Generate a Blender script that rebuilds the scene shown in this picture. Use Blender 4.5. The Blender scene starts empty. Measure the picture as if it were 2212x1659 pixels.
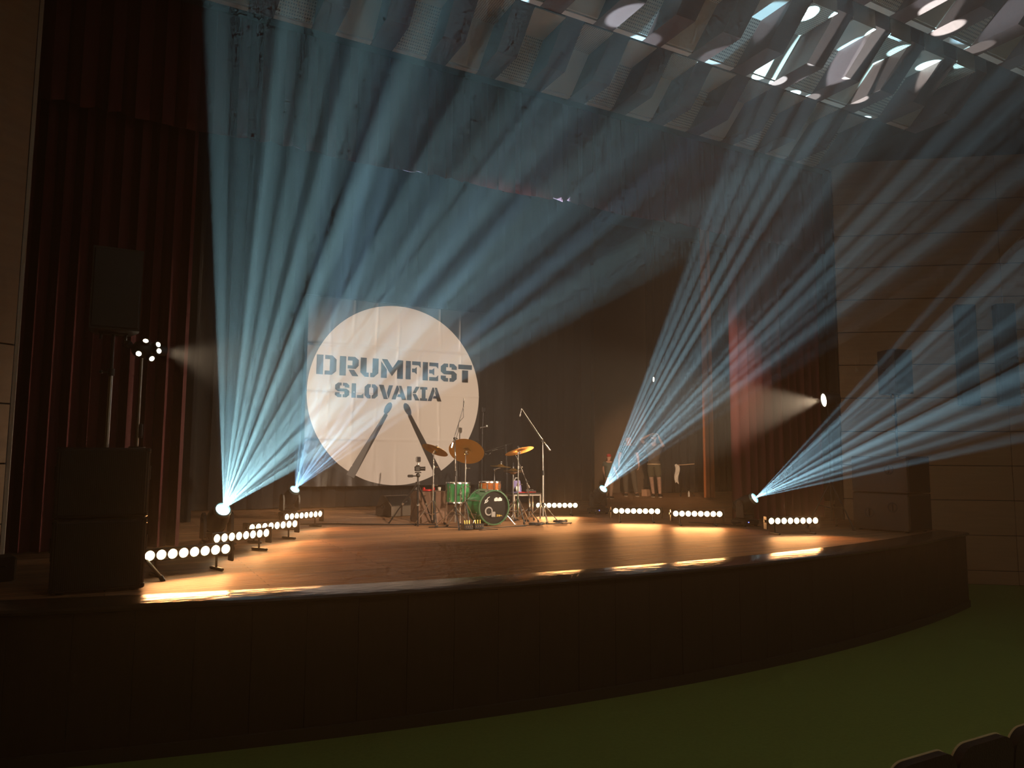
import bpy, math, random
from mathutils import Vector, Matrix
random.seed(7)
scene = bpy.context.scene
COL = scene.collection
R = math.radians

# ---------------------------------------------------------------- camera
cam_d = bpy.data.cameras.new('camera'); cam = bpy.data.objects.new('camera', cam_d); COL.objects.link(cam)
yaw, pitch, roll = R(28.2), R(5.7), R(0.35)
fw = Vector((math.sin(yaw)*math.cos(pitch), math.cos(yaw)*math.cos(pitch), math.sin(pitch)))
rt = Vector((math.cos(yaw), -math.sin(yaw), 0)); up = rt.cross(fw)
rt2 = rt*math.cos(roll)+up*math.sin(roll); up2 = up*math.cos(roll)-rt*math.sin(roll)
m = Matrix((rt2, up2, -fw)).transposed().to_4x4(); m.translation = (0, 0, 1.15)
cam.matrix_world = m
cam_d.sensor_width = 36; cam_d.lens = 36*1600/2212; cam_d.clip_start = 0.05; cam_d.clip_end = 200
scene.camera = cam

# ---------------------------------------------------------------- world: thin stage haze filling the hall
HAZE, HAZE_G = 0.010, 0.35
w = bpy.data.worlds.new('hall_air'); scene.world = w; w.use_nodes = True
nt = w.node_tree; nt.nodes.clear()
wo = nt.nodes.new('ShaderNodeOutputWorld'); wb = nt.nodes.new('ShaderNodeBackground')
wb.inputs[0].default_value = (0, 0, 0, 1); wb.inputs[1].default_value = 0
wv = nt.nodes.new('ShaderNodeVolumeScatter'); wv.inputs['Density'].default_value = HAZE; wv.inputs['Anisotropy'].default_value = HAZE_G
nt.links.new(wb.outputs[0], wo.inputs['Surface']); nt.links.new(wv.outputs[0], wo.inputs['Volume'])

# ---------------------------------------------------------------- exposure and path settings
vs = scene.view_settings
vs.view_transform = 'Standard'; vs.look = 'None'; vs.gamma = 1; vs.exposure = 0.0; vs.use_curve_mapping = False
cy = scene.cycles
cy.max_bounces = 2; cy.diffuse_bounces = 1; cy.glossy_bounces = 1; cy.transmission_bounces = 1; cy.volume_bounces = 0
cy.sample_clamp_indirect = 2.0; cy.use_denoising = True; cy.caustics_reflective = False; cy.caustics_refractive = False
cy.use_light_tree = True; cy.use_adaptive_sampling = True; cy.adaptive_threshold = 0.06; cy.adaptive_min_samples = 12
# power of the lamps (each lamp's light is made in its own builder)
P_BAR, P_HEAD, P_FIX = 14.0, 74000.0, 450.0
C_BAR = (1.0, 0.42, 0.13); C_HEAD = (0.42, 0.8, 0.95); C_FIX = (1.0, 0.74, 0.48)

# front-of-house profile lamp at the back of the hall, trained on the drum kit and the banner
foh_d = bpy.data.lights.new('unseen_front_light', 'SPOT'); foh = bpy.data.objects.new('unseen_front_light', foh_d); COL.objects.link(foh)
foh.location = (4.2, -5.5, 6.5); foh.rotation_euler = (Vector((5.75, 15.0, 1.75))-foh.location).to_track_quat('-Z', 'Y').to_euler()
foh_d.energy = 15000; foh_d.color = (1.0, .74, .54); foh_d.spot_size = R(20); foh_d.spot_blend = .45; foh_d.shadow_soft_size = .06

# added spot out of view, brightening the people in the right wing
wing_fill_d = bpy.data.lights.new('unseen_front_light', 'SPOT'); fo2 = bpy.data.objects.new('unseen_front_light', wing_fill_d); COL.objects.link(fo2)
fo2.location = (-2.0, -4.5, 6.0); fo2.rotation_euler = (Vector((14.7, 17.7, 1.2))-fo2.location).to_track_quat('-Z', 'Y').to_euler()
wing_fill_d.energy = 21000; wing_fill_d.color = (1.0, .62, .36); wing_fill_d.spot_size = R(10.5); wing_fill_d.spot_blend = .7; wing_fill_d.shadow_soft_size = .06
# added dim area light out of view, brightening the hall floor and walls
hl_d = bpy.data.lights.new('hall_fill_light', 'AREA'); hl = bpy.data.objects.new('hall_fill_light', hl_d); COL.objects.link(hl)
hl.location = (6.5, -3.0, 7.4); hl_d.shape = 'RECTANGLE'; hl_d.size = 8; hl_d.size_y = 2; hl_d.energy = 110; hl_d.color = (1.0, .80, .50)

# ---------------------------------------------------------------- helpers
def ortho(d):
    d = Vector(d).normalized(); a = Vector((0, 0, 1)) if abs(d.z) < .95 else Vector((1, 0, 0))
    u = a.cross(d).normalized(); return u, d.cross(u).normalized(), d
class MB:
    """collects shapes; build() links them as one mesh object"""
    def __init__(s, off=(0, 0, 0)): s.v = []; s.f = []; s.off = Vector(off)
    def add(s, vs_, fs): b = len(s.v); s.v += [Vector(p) for p in vs_]; s.f += [tuple(b+i for i in f) for f in fs]; return s
    def box(s, c, d, rot=None):
        x, y, z = d[0]/2, d[1]/2, d[2]/2; P = [Vector(p) for p in ((-x,-y,-z),(x,-y,-z),(x,y,-z),(-x,y,-z),(-x,-y,z),(x,-y,z),(x,y,z),(-x,y,z))]
        if rot is not None: P = [rot @ p for p in P]
        c = Vector(c); return s.add([c+p for p in P], [(0,3,2,1),(4,5,6,7),(0,1,5,4),(1,2,6,5),(2,3,7,6),(3,0,4,7)])
    def bbox(s, c, d, b=.01, rot=None):
        """box with chamfered vertical and horizontal edges"""
        x, y, z = d[0]/2, d[1]/2, d[2]/2; b = min(b, x*.9, y*.9, z*.9); L = []
        for zz, q in ((-z, b), (-z+b, 0), (z-b, 0), (z, b)):
            X, Y = x-q, y-q; c2 = b*.999
            L.append([(-X+c2,-Y,zz),(X-c2,-Y,zz),(X,-Y+c2,zz),(X,Y-c2,zz),(X-c2,Y,zz),(-X+c2,Y,zz),(-X,Y-c2,zz),(-X,-Y+c2,zz)])
        P = [Vector(p) for l in L for p in l]
        if rot is not None: P = [rot @ p for p in P]
        c = Vector(c); F = [tuple(range(7,-1,-1)), tuple(range(24,32))]
        for k in range(3):
            for i in range(8): j = (i+1) % 8; F.append((k*8+i, k*8+j, k*8+8+j, k*8+8+i))
        return s.add([c+p for p in P], F)
    def cyl(s, a, b, r0, r1=None, n=10, caps=True):
        a, b = Vector(a), Vector(b); r1 = r0 if r1 is None else r1; u, v, d = ortho(b-a); P = []
        for c, r in ((a, r0), (b, r1)):
            P += [c+(u*math.cos(2*math.pi*i/n)+v*math.sin(2*math.pi*i/n))*r for i in range(n)]
        F = [(i, (i+1) % n, n+(i+1) % n, n+i) for i in range(n)]
        if caps: F += [tuple(range(n-1, -1, -1)), tuple(range(n, 2*n))]
        return s.add(P, F)
    def lathe(s, prof, o=(0,0,0), d=(0,0,1), n=20, close=False):
        """prof: list of (radius, height) turned about axis d through o"""
        u, v, d = ortho(d); o = Vector(o); P = []; F = []; k = len(prof)
        for r, h in prof: P += [o+d*h+(u*math.cos(2*math.pi*i/n)+v*math.sin(2*math.pi*i/n))*max(r, 1e-4) for i in range(n)]
        for q in range(k if close else k-1):
            q2 = (q+1) % k
            for i in range(n): j = (i+1) % n; F.append((q*n+i, q*n+j, q2*n+j, q2*n+i))
        if not close:
            F.append(tuple(range(n-1, -1, -1))); F.append(tuple((k-1)*n+i for i in range(n)))
        return s.add(P, F)
    def tube(s, pts, r, n=6):
        pts = [Vector(p) for p in pts]; rs = r if isinstance(r, (list, tuple)) else [r]*len(pts); P = []; F = []; pu = None
        for i, p in enumerate(pts):
            d = (pts[min(i+1, len(pts)-1)]-pts[max(i-1, 0)]).normalized()
            if pu is None: u, v, _ = ortho(d)
            else: u = (pu-d*pu.dot(d)).normalized(); v = d.cross(u)
            pu = u; P += [p+(u*math.cos(2*math.pi*k/n)+v*math.sin(2*math.pi*k/n))*rs[i] for k in range(n)]
        for i in range(len(pts)-1):
            for k in range(n): j = (k+1) % n; F.append((i*n+k, i*n+j, i*n+n+j, i*n+n+k))
        F += [tuple(range(n-1, -1, -1)), tuple((len(pts)-1)*n+k for k in range(n))]
        return s.add(P, F)
    def prism(s, poly, fn, t0, t1):
        """2D polygon swept from t0 to t1; fn(u, v, t) gives the point"""
        n = len(poly); P = [fn(a, b, t0) for a, b in poly]+[fn(a, b, t1) for a, b in poly]
        return s.add(P, [tuple(range(n-1, -1, -1)), tuple(range(n, 2*n))]+[(i, (i+1) % n, n+(i+1) % n, n+i) for i in range(n)])
    def ball(s, c, r, n=10, rot=None):
        r = (r, r, r) if not isinstance(r, (list, tuple)) else r; c = Vector(c); P = []; F = []; h = n//2+1
        for i in range(h+1):
            t = math.pi*i/h
            for k in range(n):
                q = Vector((r[0]*math.sin(t)*math.cos(2*math.pi*k/n), r[1]*math.sin(t)*math.sin(2*math.pi*k/n), r[2]*math.cos(t)))
                P.append(c+(rot @ q if rot is not None else q))
        for i in range(h):
            for k in range(n): j = (k+1) % n; F.append((i*n+k, i*n+n+k, i*n+n+j, i*n+j))
        return s.add(P, F)
    def grid(s, nu, nv, fn):
        P = [fn(i/nu, j/nv) for j in range(nv+1) for i in range(nu+1)]
        return s.add(P, [(j*(nu+1)+i, j*(nu+1)+i+1, (j+1)*(nu+1)+i+1, (j+1)*(nu+1)+i) for j in range(nv) for i in range(nu)])
    def mesh(s, name, smooth=True, ang=35):
        me = bpy.data.meshes.new(name); me.from_pydata([p-s.off for p in s.v], [], s.f); me.validate(); me.update()
        if smooth: me.shade_smooth(); me.set_sharp_from_angle(angle=R(ang))
        return me
    def build(s, name, mat, parent=None, smooth=True, ang=35):
        me = s.mesh(name, smooth, ang); me.materials.append(mat)
        return link(name, me, parent)
def link(name, me, parent=None):
    o = bpy.data.objects.new(name, me); COL.objects.link(o)
    if parent is not None: o.parent = parent
    return o
def tag(o, label=None, cat=None, group=None, kind=None):
    if label: o['label'] = label
    if cat: o['category'] = cat
    if group: o['group'] = group
    if kind: o['kind'] = kind
    return o
def thing(name, label, cat, loc=(0, 0, 0), rz=0, group=None):
    o = bpy.data.objects.new(name, None); COL.objects.link(o); o.empty_display_size = .1
    o.location = loc; o.rotation_euler.z = rz
    return tag(o, label, cat, group)
def copy_tree(o, parent=None):
    c = o.copy(); COL.objects.link(c); c.parent = parent
    for ch in list(o.children): copy_tree(ch, c)
    return c
def struct(o): o['kind'] = 'structure'; return o

# ---------------------------------------------------------------- materials (all node based)
def mat(name, col, rough=.6, metal=0, var=.12, scale=6, bump=0, bscale=40, stretch=(1, 1, 1), spec=.5, emit=None, estr=0, coat=0, trans=0):
    M = bpy.data.materials.new(name); M.use_nodes = True; n = M.node_tree.nodes; l = M.node_tree.links; b = n['Principled BSDF']
    tc = n.new('ShaderNodeTexCoord'); mp = n.new('ShaderNodeMapping'); mp.inputs['Scale'].default_value = stretch
    l.new(tc.outputs['Object'], mp.inputs['Vector'])
    nz = n.new('ShaderNodeTexNoise'); nz.inputs['Scale'].default_value = scale; nz.inputs['Detail'].default_value = 2; l.new(mp.outputs[0], nz.inputs['Vector'])
    rp = n.new('ShaderNodeMix'); rp.data_type = 'RGBA'; l.new(nz.outputs['Fac'], rp.inputs['Factor'])
    rp.inputs['A'].default_value = (*[c*(1-var) for c in col], 1); rp.inputs['B'].default_value = (*[min(1, c*(1+var)) for c in col], 1)
    l.new(rp.outputs['Result'], b.inputs['Base Color'])
    b.inputs['Roughness'].default_value = rough; b.inputs['Metallic'].default_value = metal; b.inputs['Specular IOR Level'].default_value = spec
    if coat: b.inputs['Coat Weight'].default_value = coat; b.inputs['Coat Roughness'].default_value = .15
    if bump:
        n2 = n.new('ShaderNodeTexNoise'); n2.inputs['Scale'].default_value = bscale; n2.inputs['Detail'].default_value = 1; l.new(mp.outputs[0], n2.inputs['Vector'])
        bp = n.new('ShaderNodeBump'); bp.inputs['Strength'].default_value = bump; bp.inputs['Distance'].default_value = .02
        l.new(n2.outputs['Fac'], bp.inputs['Height']); l.new(bp.outputs[0], b.inputs['Normal'])
    if emit: b.inputs['Emission Color'].default_value = (*emit, 1); b.inputs['Emission Strength'].default_value = estr; M.cycles.emission_sampling = 'NONE'
    return M
def perforate(M, s=40, sx=1., sy=1., r=.28, hole=(.03, .03, .025)):
    """rows of small round holes punched through a panel"""
    n = M.node_tree.nodes; l = M.node_tree.links; b = n['Principled BSDF']
    tc = n.new('ShaderNodeTexCoord'); mp = n.new('ShaderNodeMapping'); mp.inputs['Scale'].default_value = (s*sx, s*sy, 0); l.new(tc.outputs['Object'], mp.inputs['Vector'])
    fr = n.new('ShaderNodeVectorMath'); fr.operation = 'FRACTION'; l.new(mp.outputs[0], fr.inputs[0])
    sb = n.new('ShaderNodeVectorMath'); sb.operation = 'SUBTRACT'; sb.inputs[1].default_value = (.5, .5, 0); l.new(fr.outputs[0], sb.inputs[0])
    ln = n.new('ShaderNodeVectorMath'); ln.operation = 'LENGTH'; l.new(sb.outputs[0], ln.inputs[0])
    lt = n.new('ShaderNodeMath'); lt.operation = 'LESS_THAN'; lt.inputs[1].default_value = r; l.new(ln.outputs['Value'], lt.inputs[0])
    mx = n.new('ShaderNodeMix'); mx.data_type = 'RGBA'; l.new(lt.outputs[0], mx.inputs['Factor'])
    src = b.inputs['Base Color'].links[0].from_socket; l.new(src, mx.inputs['A']); mx.inputs['B'].default_value = (*hole, 1)
    l.new(mx.outputs['Result'], b.inputs['Base Color']); return M
def boards(M, w=.1, L=2.6, dep=.35):
    """narrow floorboards along x: dark joints, each board a little different"""
    n = M.node_tree.nodes; l = M.node_tree.links; b = n['Principled BSDF']; tc = n.new('ShaderNodeTexCoord')
    wob_ = n.new('ShaderNodeTexNoise'); wob_.inputs['Scale'].default_value = .8; wob_.inputs['Detail'].default_value = 1; l.new(tc.outputs['Object'], wob_.inputs['Vector'])
    ad = n.new('ShaderNodeVectorMath'); ad.operation = 'MULTIPLY_ADD'; ad.inputs[1].default_value = (0, .05, 0); l.new(wob_.outputs['Color'], ad.inputs[0]); l.new(tc.outputs['Object'], ad.inputs[2])
    br = n.new('ShaderNodeTexBrick'); br.inputs['Scale'].default_value = 1; br.inputs['Brick Width'].default_value = L; br.inputs['Row Height'].default_value = w; br.inputs['Mortar Size'].default_value = .007; br.inputs['Mortar Smooth'].default_value = .6
    br.inputs['Color1'].default_value = (.72, .72, .72, 1); br.inputs['Color2'].default_value = (1.12, 1.1, 1.06, 1); br.inputs['Mortar'].default_value = (.35, .33, .3, 1); l.new(ad.outputs[0], br.inputs['Vector'])
    mx = n.new('ShaderNodeMix'); mx.data_type = 'RGBA'; mx.blend_type = 'MULTIPLY'; mx.inputs['Factor'].default_value = 1; src = b.inputs['Base Color'].links[0].from_socket
    l.new(src, mx.inputs['A']); l.new(br.outputs['Color'], mx.inputs['B']); l.new(mx.outputs['Result'], b.inputs['Base Color'])
    bp = [q for q in n if q.type == 'BUMP'][0]; b2 = n.new('ShaderNodeBump'); b2.invert = True; b2.inputs['Strength'].default_value = dep; b2.inputs['Distance'].default_value = .01
    l.new(br.outputs['Fac'], b2.inputs['Height']); l.new(bp.outputs[0], b2.inputs['Normal']); l.new(b2.outputs[0], b.inputs['Normal']); return M
M_FLOOR = boards(mat('stage_floor_boards', (.46, .24, .12), .55, 0, .25, 4, .45, 10, (.3, 5, 5)))
M_NOSE = mat('varnished_edge', (.05, .034, .022), .24, 0, .35, 5, .35, 5, (1.2, 2.5, 1))
M_FASC = mat('dark_fascia_wood', (.045, .026, .016), .5, 0, .25, 4, .1, 30, (6, 6, .6))
M_CARPET = mat('green_carpet', (.27, .34, .07), .95, 0, .15, 30, .4, 300)
M_WALLW = mat('oak_wall_veneer', (.46, .29, .17), .5, 0, .14, 3, .06, 30, (.5, .5, 6))
M_DARKW = mat('wall_backing', (.03, .022, .016), .8)
M_PLAS = mat('stage_house_plaster', (.16, .11, .07), .85, 0, .15, 2, .1, 30)
M_BLACKW = mat('black_painted_wall', (.014, .012, .011), .9, 0, .2, 3)
M_VELV = mat('red_velvet', (.085, .004, .006), .75, 0, .25, 4, .15, 60, (4, 4, .5))
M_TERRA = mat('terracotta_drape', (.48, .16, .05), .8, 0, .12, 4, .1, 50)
M_BLACKD = mat('black_drape', (.009, .008, .008), .9, 0, .3, 5, .2, 40, (3, 3, .4))
M_BAFF = mat('brown_baffle', (.13, .055, .04), .45, 0, .15, 5, .05, 40, (1, 6, 6))
M_PANEL = mat('pale_ceiling_panel', (.62, .57, .47), .55, 0, .06, 4)
M_PERF = perforate(mat('perforated_ceiling_panel', (.62, .57, .47), .55, 0, .06, 4), 30, 1, 1, .27, (.10, .09, .075))
M_LIP = mat('pale_panel_edge', (.80, .70, .60), .5, 0, .08, 5)
M_SLAB = mat('ceiling_slab', (.05, .04, .035), .9)

# ================================================================ THE SETTING
def edge_y(x, back=0): return 6.12+0.0207*(x-4.95)**2+back
XE0, XE1 = -3.6, 12.2
def arc(back, n=48): return [(XE0+(XE1-XE0)*i/n, edge_y(XE0+(XE1-XE0)*i/n, back)) for i in range(n+1)]
# stage floor
b = MB(); poly = arc(.45)+[(12.4, 8.2), (13.5, 9.2), (21, 9.9), (21, 20.6), (-6, 20.6), (-6, 9.9), (-4, 8.2)]
b.prism(poly, lambda x, y, t: Vector((x, y, t)), -.12, 0); struct(b.build('floor_stage', M_FLOOR, smooth=False))
# glossy edge strip along the stage front
b = MB(); n = 64
prof = [(0, -.055), (-.035, -.04), (-.045, -.02), (-.03, -.002), (0, .004), (.40, .004), (.45, .0), (.45, -.055)]
pts = arc(0, n); P = []
for x, y in pts: P += [(x, y+q, z) for q, z in prof]
k = len(prof); b.add(P, [(i*k+j, i*k+(j+1) % k, (i+1)*k+(j+1) % k, (i+1)*k+j) for i in range(n) for j in range(k)]+[tuple(range(k)), tuple(n*k+j for j in range(k))])
struct(b.build('trim_1', M_NOSE))
# fascia: backing wall with one panel per joint, and a kick board
HF = -1.17
b = MB(); pp = arc(.06)
b.add([(x, y, z) for x, y in pp for z in (HF, -.06)], [(2*i, 2*i+2, 2*i+3, 2*i+1) for i in range(len(pp)-1)])
b.box((12.19, 8.0, -.6), (.04, 1.5, 1.1))
fas = struct(b.build('wall_front', M_DARKW, smooth=False))
x = XE0
while x < XE1-.05:
    x2 = min(x+.425, XE1); a = Vector((x+.0015, edge_y(x+.0015, .035), 0)); c = Vector((x2-.0015, edge_y(x2-.0015, .035), 0)); d = (c-a)
    rot = Matrix.Rotation(math.atan2(d.y, d.x), 3, 'Z'); q = random.uniform(-.002, .002)
    MB().bbox(((a.x+c.x)/2, (a.y+c.y)/2+q, (HF-.05)/2), (d.length, .03, -HF-.06), .003, rot).build('panel', M_FASC, fas, smooth=False); x = x2
b = MB(); n = 48; P = []
for x, y in arc(-.005, n): P += [(x, y, HF), (x, y, HF+.10), (x, y+.02, HF+.105), (x, y+.03, HF)]
b.add(P, [(i*4+j, i*4+(j+1) % 4, i*4+4+(j+1) % 4, i*4+4+j) for i in range(n) for j in range(4)])
struct(b.build('baseboard_front', mat('kick_board', (.06, .042, .026), .5), smooth=False))
# hall floor
struct(MB().box((5, -.5, HF-.05), (40, 24, .1)).build('floor', M_CARPET, smooth=False))
# splayed side walls of the hall with horizontal veneer panels
def side_wall(name, p0, dirx, L, flip):
    d = Vector((dirx*.8, -.6, 0)); nrm = Vector((-dirx*.6, -.8, 0)); p0 = Vector(p0)
    rot = Matrix((d, -nrm, Vector((0, 0, 1)))).transposed()
    b = MB(); b.box(p0+d*L/2-nrm*.10+Vector((0, 0, 3.5)), (L, .12, 9.4), rot); wl = struct(b.build(name, M_DARKW, smooth=False))
    zs = [HF]+[-.91+.655*i for i in range(0, 12)]+[7.9]
    if flip: zs = [z for z in zs if z < 2.5]+[7.9]
    for i in range(len(zs)-1):
        z0, z1 = zs[i], zs[i+1]; s = 0.0; j = 0
        while s < L-.1:
            s2 = min(s+3.05, L); c = p0+d*(s+s2)/2+nrm*random.uniform(-.002, .002)+Vector((0, 0, (z0+z1)/2))
            MB().bbox(c-nrm*.02, (s2-s-.008, .04, z1-z0-.014), .004, rot).build('panel', M_WALLW, wl, smooth=False); s = s2
    return wl, p0, d, nrm, rot
wall_l = side_wall('wall_left', (-1.02, 9.8, 0), -1, 12, True)
wall_r = side_wall('wall_right', (12.62, 9.8, 0), 1, 12, False)
# edge trims of the opening
struct(MB().box((-1.0, 9.83, 3.5), (.035, .05, 7)).build('trim_2', M_LIP, smooth=False))
struct(MB().box((12.6, 9.83, 3.5), (.035, .05, 7)).build('trim_3', M_DARKW, smooth=False))
# walls that close the room
struct(MB().box((-3.6, 10.0, 4), (5.1, .16, 8.2)).build('wall_proscenium_left', M_BLACKW, smooth=False))
struct(MB().box((17.0, 10.0, 4), (8.6, .16, 8.2)).build('wall_proscenium_right', M_BLACKW, smooth=False))
struct(MB().box((5.8, 9.98, 8.3), (13.7, .2, 2.5)).build('wall_proscenium_top', M_BLACKW, smooth=False))
struct(MB().box((-6.05, 15.2, 4.6), (.1, 10.8, 9.4)).build('wall_stage_left', M_BLACKW, smooth=False))
struct(MB().box((21.05, 15.2, 4.6), (.1, 10.8, 9.4)).build('wall_stage_right', M_BLACKW, smooth=False))
struct(MB().box((7.5, 20.6, 4.6), (27.2, .1, 9.4)).build('wall_stage_back', M_PLAS, smooth=False))
struct(MB().box((7.5, 15.3, 9.35), (27.2, 10.8, .1)).build('ceiling_stage', M_BLACKW, smooth=False))
struct(MB().box((5.5, -8.0, 3.5), (34, .2, 9.6)).build('wall_back', M_WALLW, smooth=False))
# ceiling of the hall: rows of brown beams with pale folded panels between them
ceil = struct(MB().box((5.5, 1.0, 8.3), (34, 18.2, .2)).build('ceiling', M_SLAB, smooth=False))
ZC = 7.0; PX = .833; BW = .33; X0 = 5.43-PX*8; NB = 17
me_cache = {}
def piece(key, name, maker, material, loc, kind_parent=ceil):
    if key not in me_cache: me_cache[key] = maker().mesh(name, False); me_cache[key].materials.append(material)
    o = link(name, me_cache[key], kind_parent); o.location = loc; return o
def mk_beam(endz):
    prof = [(0, 0), (-.72, 0), (-1.27, .53), (-1.27, endz), (-.5, 1.0), (0, 1.0)]
    return MB().prism(prof, lambda a, c, t: Vector((t, a, c)), 0, BW)
def mk_sheet(prof, w, t=.02):
    """folded sheet along x, profile in y-z, thickness t upwards"""
    return lambda: MB().prism(prof+[(a, c+t) for a, c in reversed(prof)], lambda a, c, q: Vector((q, a, c)), 0, w)
PW = PX-BW
for r, (y0, endz, bandz) in enumerate(((9.82, .78, .53), (7.87, .80, .76), (5.83, .80, .76), (3.85, .80, .76))):
    for i in range(NB+1):
        x = X0+PX*i
        if x > 12.45: break
        piece(('beam', endz), 'beam', lambda: mk_beam(endz), M_BAFF, (x, y0, ZC))
        if x+BW+.3 > 12.5: break
        a, c = (M_PERF, M_PANEL) if (i+r) % 2 else (M_PANEL, M_PERF)
        xx = x+BW
        piece('lip', 'panel_edge', mk_sheet([(0, 0), (-.09, 0)], PW, .1), M_LIP, (xx, y0, ZC))
        piece(('lo', a.name), 'lower_panel', mk_sheet([(-.09, .02), (-.12, .02), (-.63, .46)], PW, .02), a, (xx, y0, ZC))
        piece(('up', c.name), 'upper_panel', mk_sheet([(-.63, .46), (-1.27, .47)], PW, .02), c, (xx, y0, ZC))
        if r: piece('end', 'end_panel', lambda: MB().box((PW/2, -1.265, .62), (PW-.02, .02, .30)), M_PANEL, (xx, y0, ZC))
    MB().box((5.6, y0-1.27-.34, ZC+bandz+.02), (13.9, .70, .04)).build('cross_band', M_BAFF, ceil, smooth=False)
for sx, nm in ((-1, 'left'), (1, 'right')):
    MB().box((5.6+sx*9.9, 3.5, 7.62), (6, 13.2, .9)).build('side_bulkhead', M_SLAB, ceil, smooth=False)

# ---------------------------------------------------------------- drapes
def drape(name, x0, x1, y, z0, z1, folds, amp, material, label, cat, scallop=0, gather=0, ny=10, rz=0, seed=1, sub=8):
    rnd = random.Random(seed); nf = max(2, int(folds)); ph = [rnd.uniform(-.5, .5) for _ in range(nf+2)]; am = [rnd.uniform(.55, 1.25) for _ in range(nf+2)]
    W = x1-x0; nx = nf*sub
    def off(u):
        q = u*nf; i = int(q); fr = q-i; a = am[i]*(1-fr)+am[min(i+1, nf)]*fr; p = ph[i]*(1-fr)+ph[min(i+1, nf)]*fr
        return a*math.sin(2*math.pi*q+p*2), a*math.sin(4*math.pi*q+p)
    def pt(u, v, side):
        s1, s2 = off(u); k = amp*(.75+.35*(1-v)); zb = z0+scallop*(s1*.5+.5)*(.8+.4*math.sin(u*37)); zz = zb+(z1-zb)*v
        return Vector((x0+W*u+.25*W/nf*s2*.5, y+k*s1+side*.006, zz))
    b = MB(); b.grid(nx, ny, lambda u, v: pt(u, v, -1)); N = (nx+1)*(ny+1)
    b.grid(nx, ny, lambda u, v: pt(1-u, v, 1))
    rim = []
    for i in range(nx): rim.append((i+1, i, N+nx-i, N+nx-i-1))
    b.f += rim
    return tag(b.build(name, material, ang=80), label, cat)
drape('red_curtain', -1.06, .80, 10.42, .02, 7.2, 9, .085, M_VELV, 'tall dark red velvet curtain drawn aside behind the left speaker stack', 'curtain', seed=3)
drape('red_curtain', 10.3, 12.75, 10.42, .02, 7.2, 11, .085, M_VELV, 'dark red velvet curtain on the right, behind the lamp beside the right speaker stack', 'curtain', seed=5)
drape('valance', -1.1, 12.75, 10.16, 5.36, 7.45, 46, .06, M_VELV, 'long pleated dark red valance hanging across the top of the stage', 'valance', scallop=.10, seed=8, ny=8)
drape('black_backdrop', -4.5, 11.6, 16.85, .02, 8.6, 30, .05, M_BLACKD, 'wide black cloth backdrop hanging behind the round white banner', 'backdrop', seed=11)
drape('black_leg', -3.0, 1.25, 14.0, .02, 8.6, 14, .06, M_BLACKD, 'black side drape beyond the left red curtain', 'drape', seed=12)
drape('black_leg', 15.6, 20.5, 19.6, .02, 8.8, 14, .06, M_BLACKD, 'black drape hanging at the back of the right wing behind the terracotta strip', 'drape', seed=13)
drape('black_leg', 14.6, 18.6, 14.2, .02, 8.8, 14, .06, M_BLACKD, 'black side drape between the terracotta strip and the right red curtain', 'drape', seed=14)
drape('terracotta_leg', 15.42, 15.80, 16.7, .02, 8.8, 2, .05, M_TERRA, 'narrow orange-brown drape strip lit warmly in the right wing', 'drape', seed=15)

# ================================================================ STAGE LAMPS
M_BLK = mat('black_plastic', (.018, .018, .019), .45, 0, .2, 10)
M_BLKM = mat('black_metal', (.02, .02, .021), .38, .3, .2, 10)
M_LED = mat('lit_amber_led', (1, .8, .5), .3, emit=(1, .80, .46), estr=9)
M_LENS = mat('lit_beam_lens', (.8, .95, 1), .2, emit=(.62, .95, 1), estr=4)
M_WARML = mat('lit_warm_lens', (1, .9, .7), .2, emit=(1, .88, .62), estr=8)
M_RING = mat('lens_ring', (.25, .4, .42), .3, .6)
M_GLASSY = mat('display_glass', (.03, .03, .035), .1)
M_STEEL = mat('bare_steel', (.62, .60, .57), .38, 1, .08)
M_RUB = mat('black_rubber', (.012, .012, .012), .8)
M_BLUEDOT = mat('blue_indicator', (.2, .2, 1), .4, emit=(.15, .2, 1), estr=5)

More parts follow.
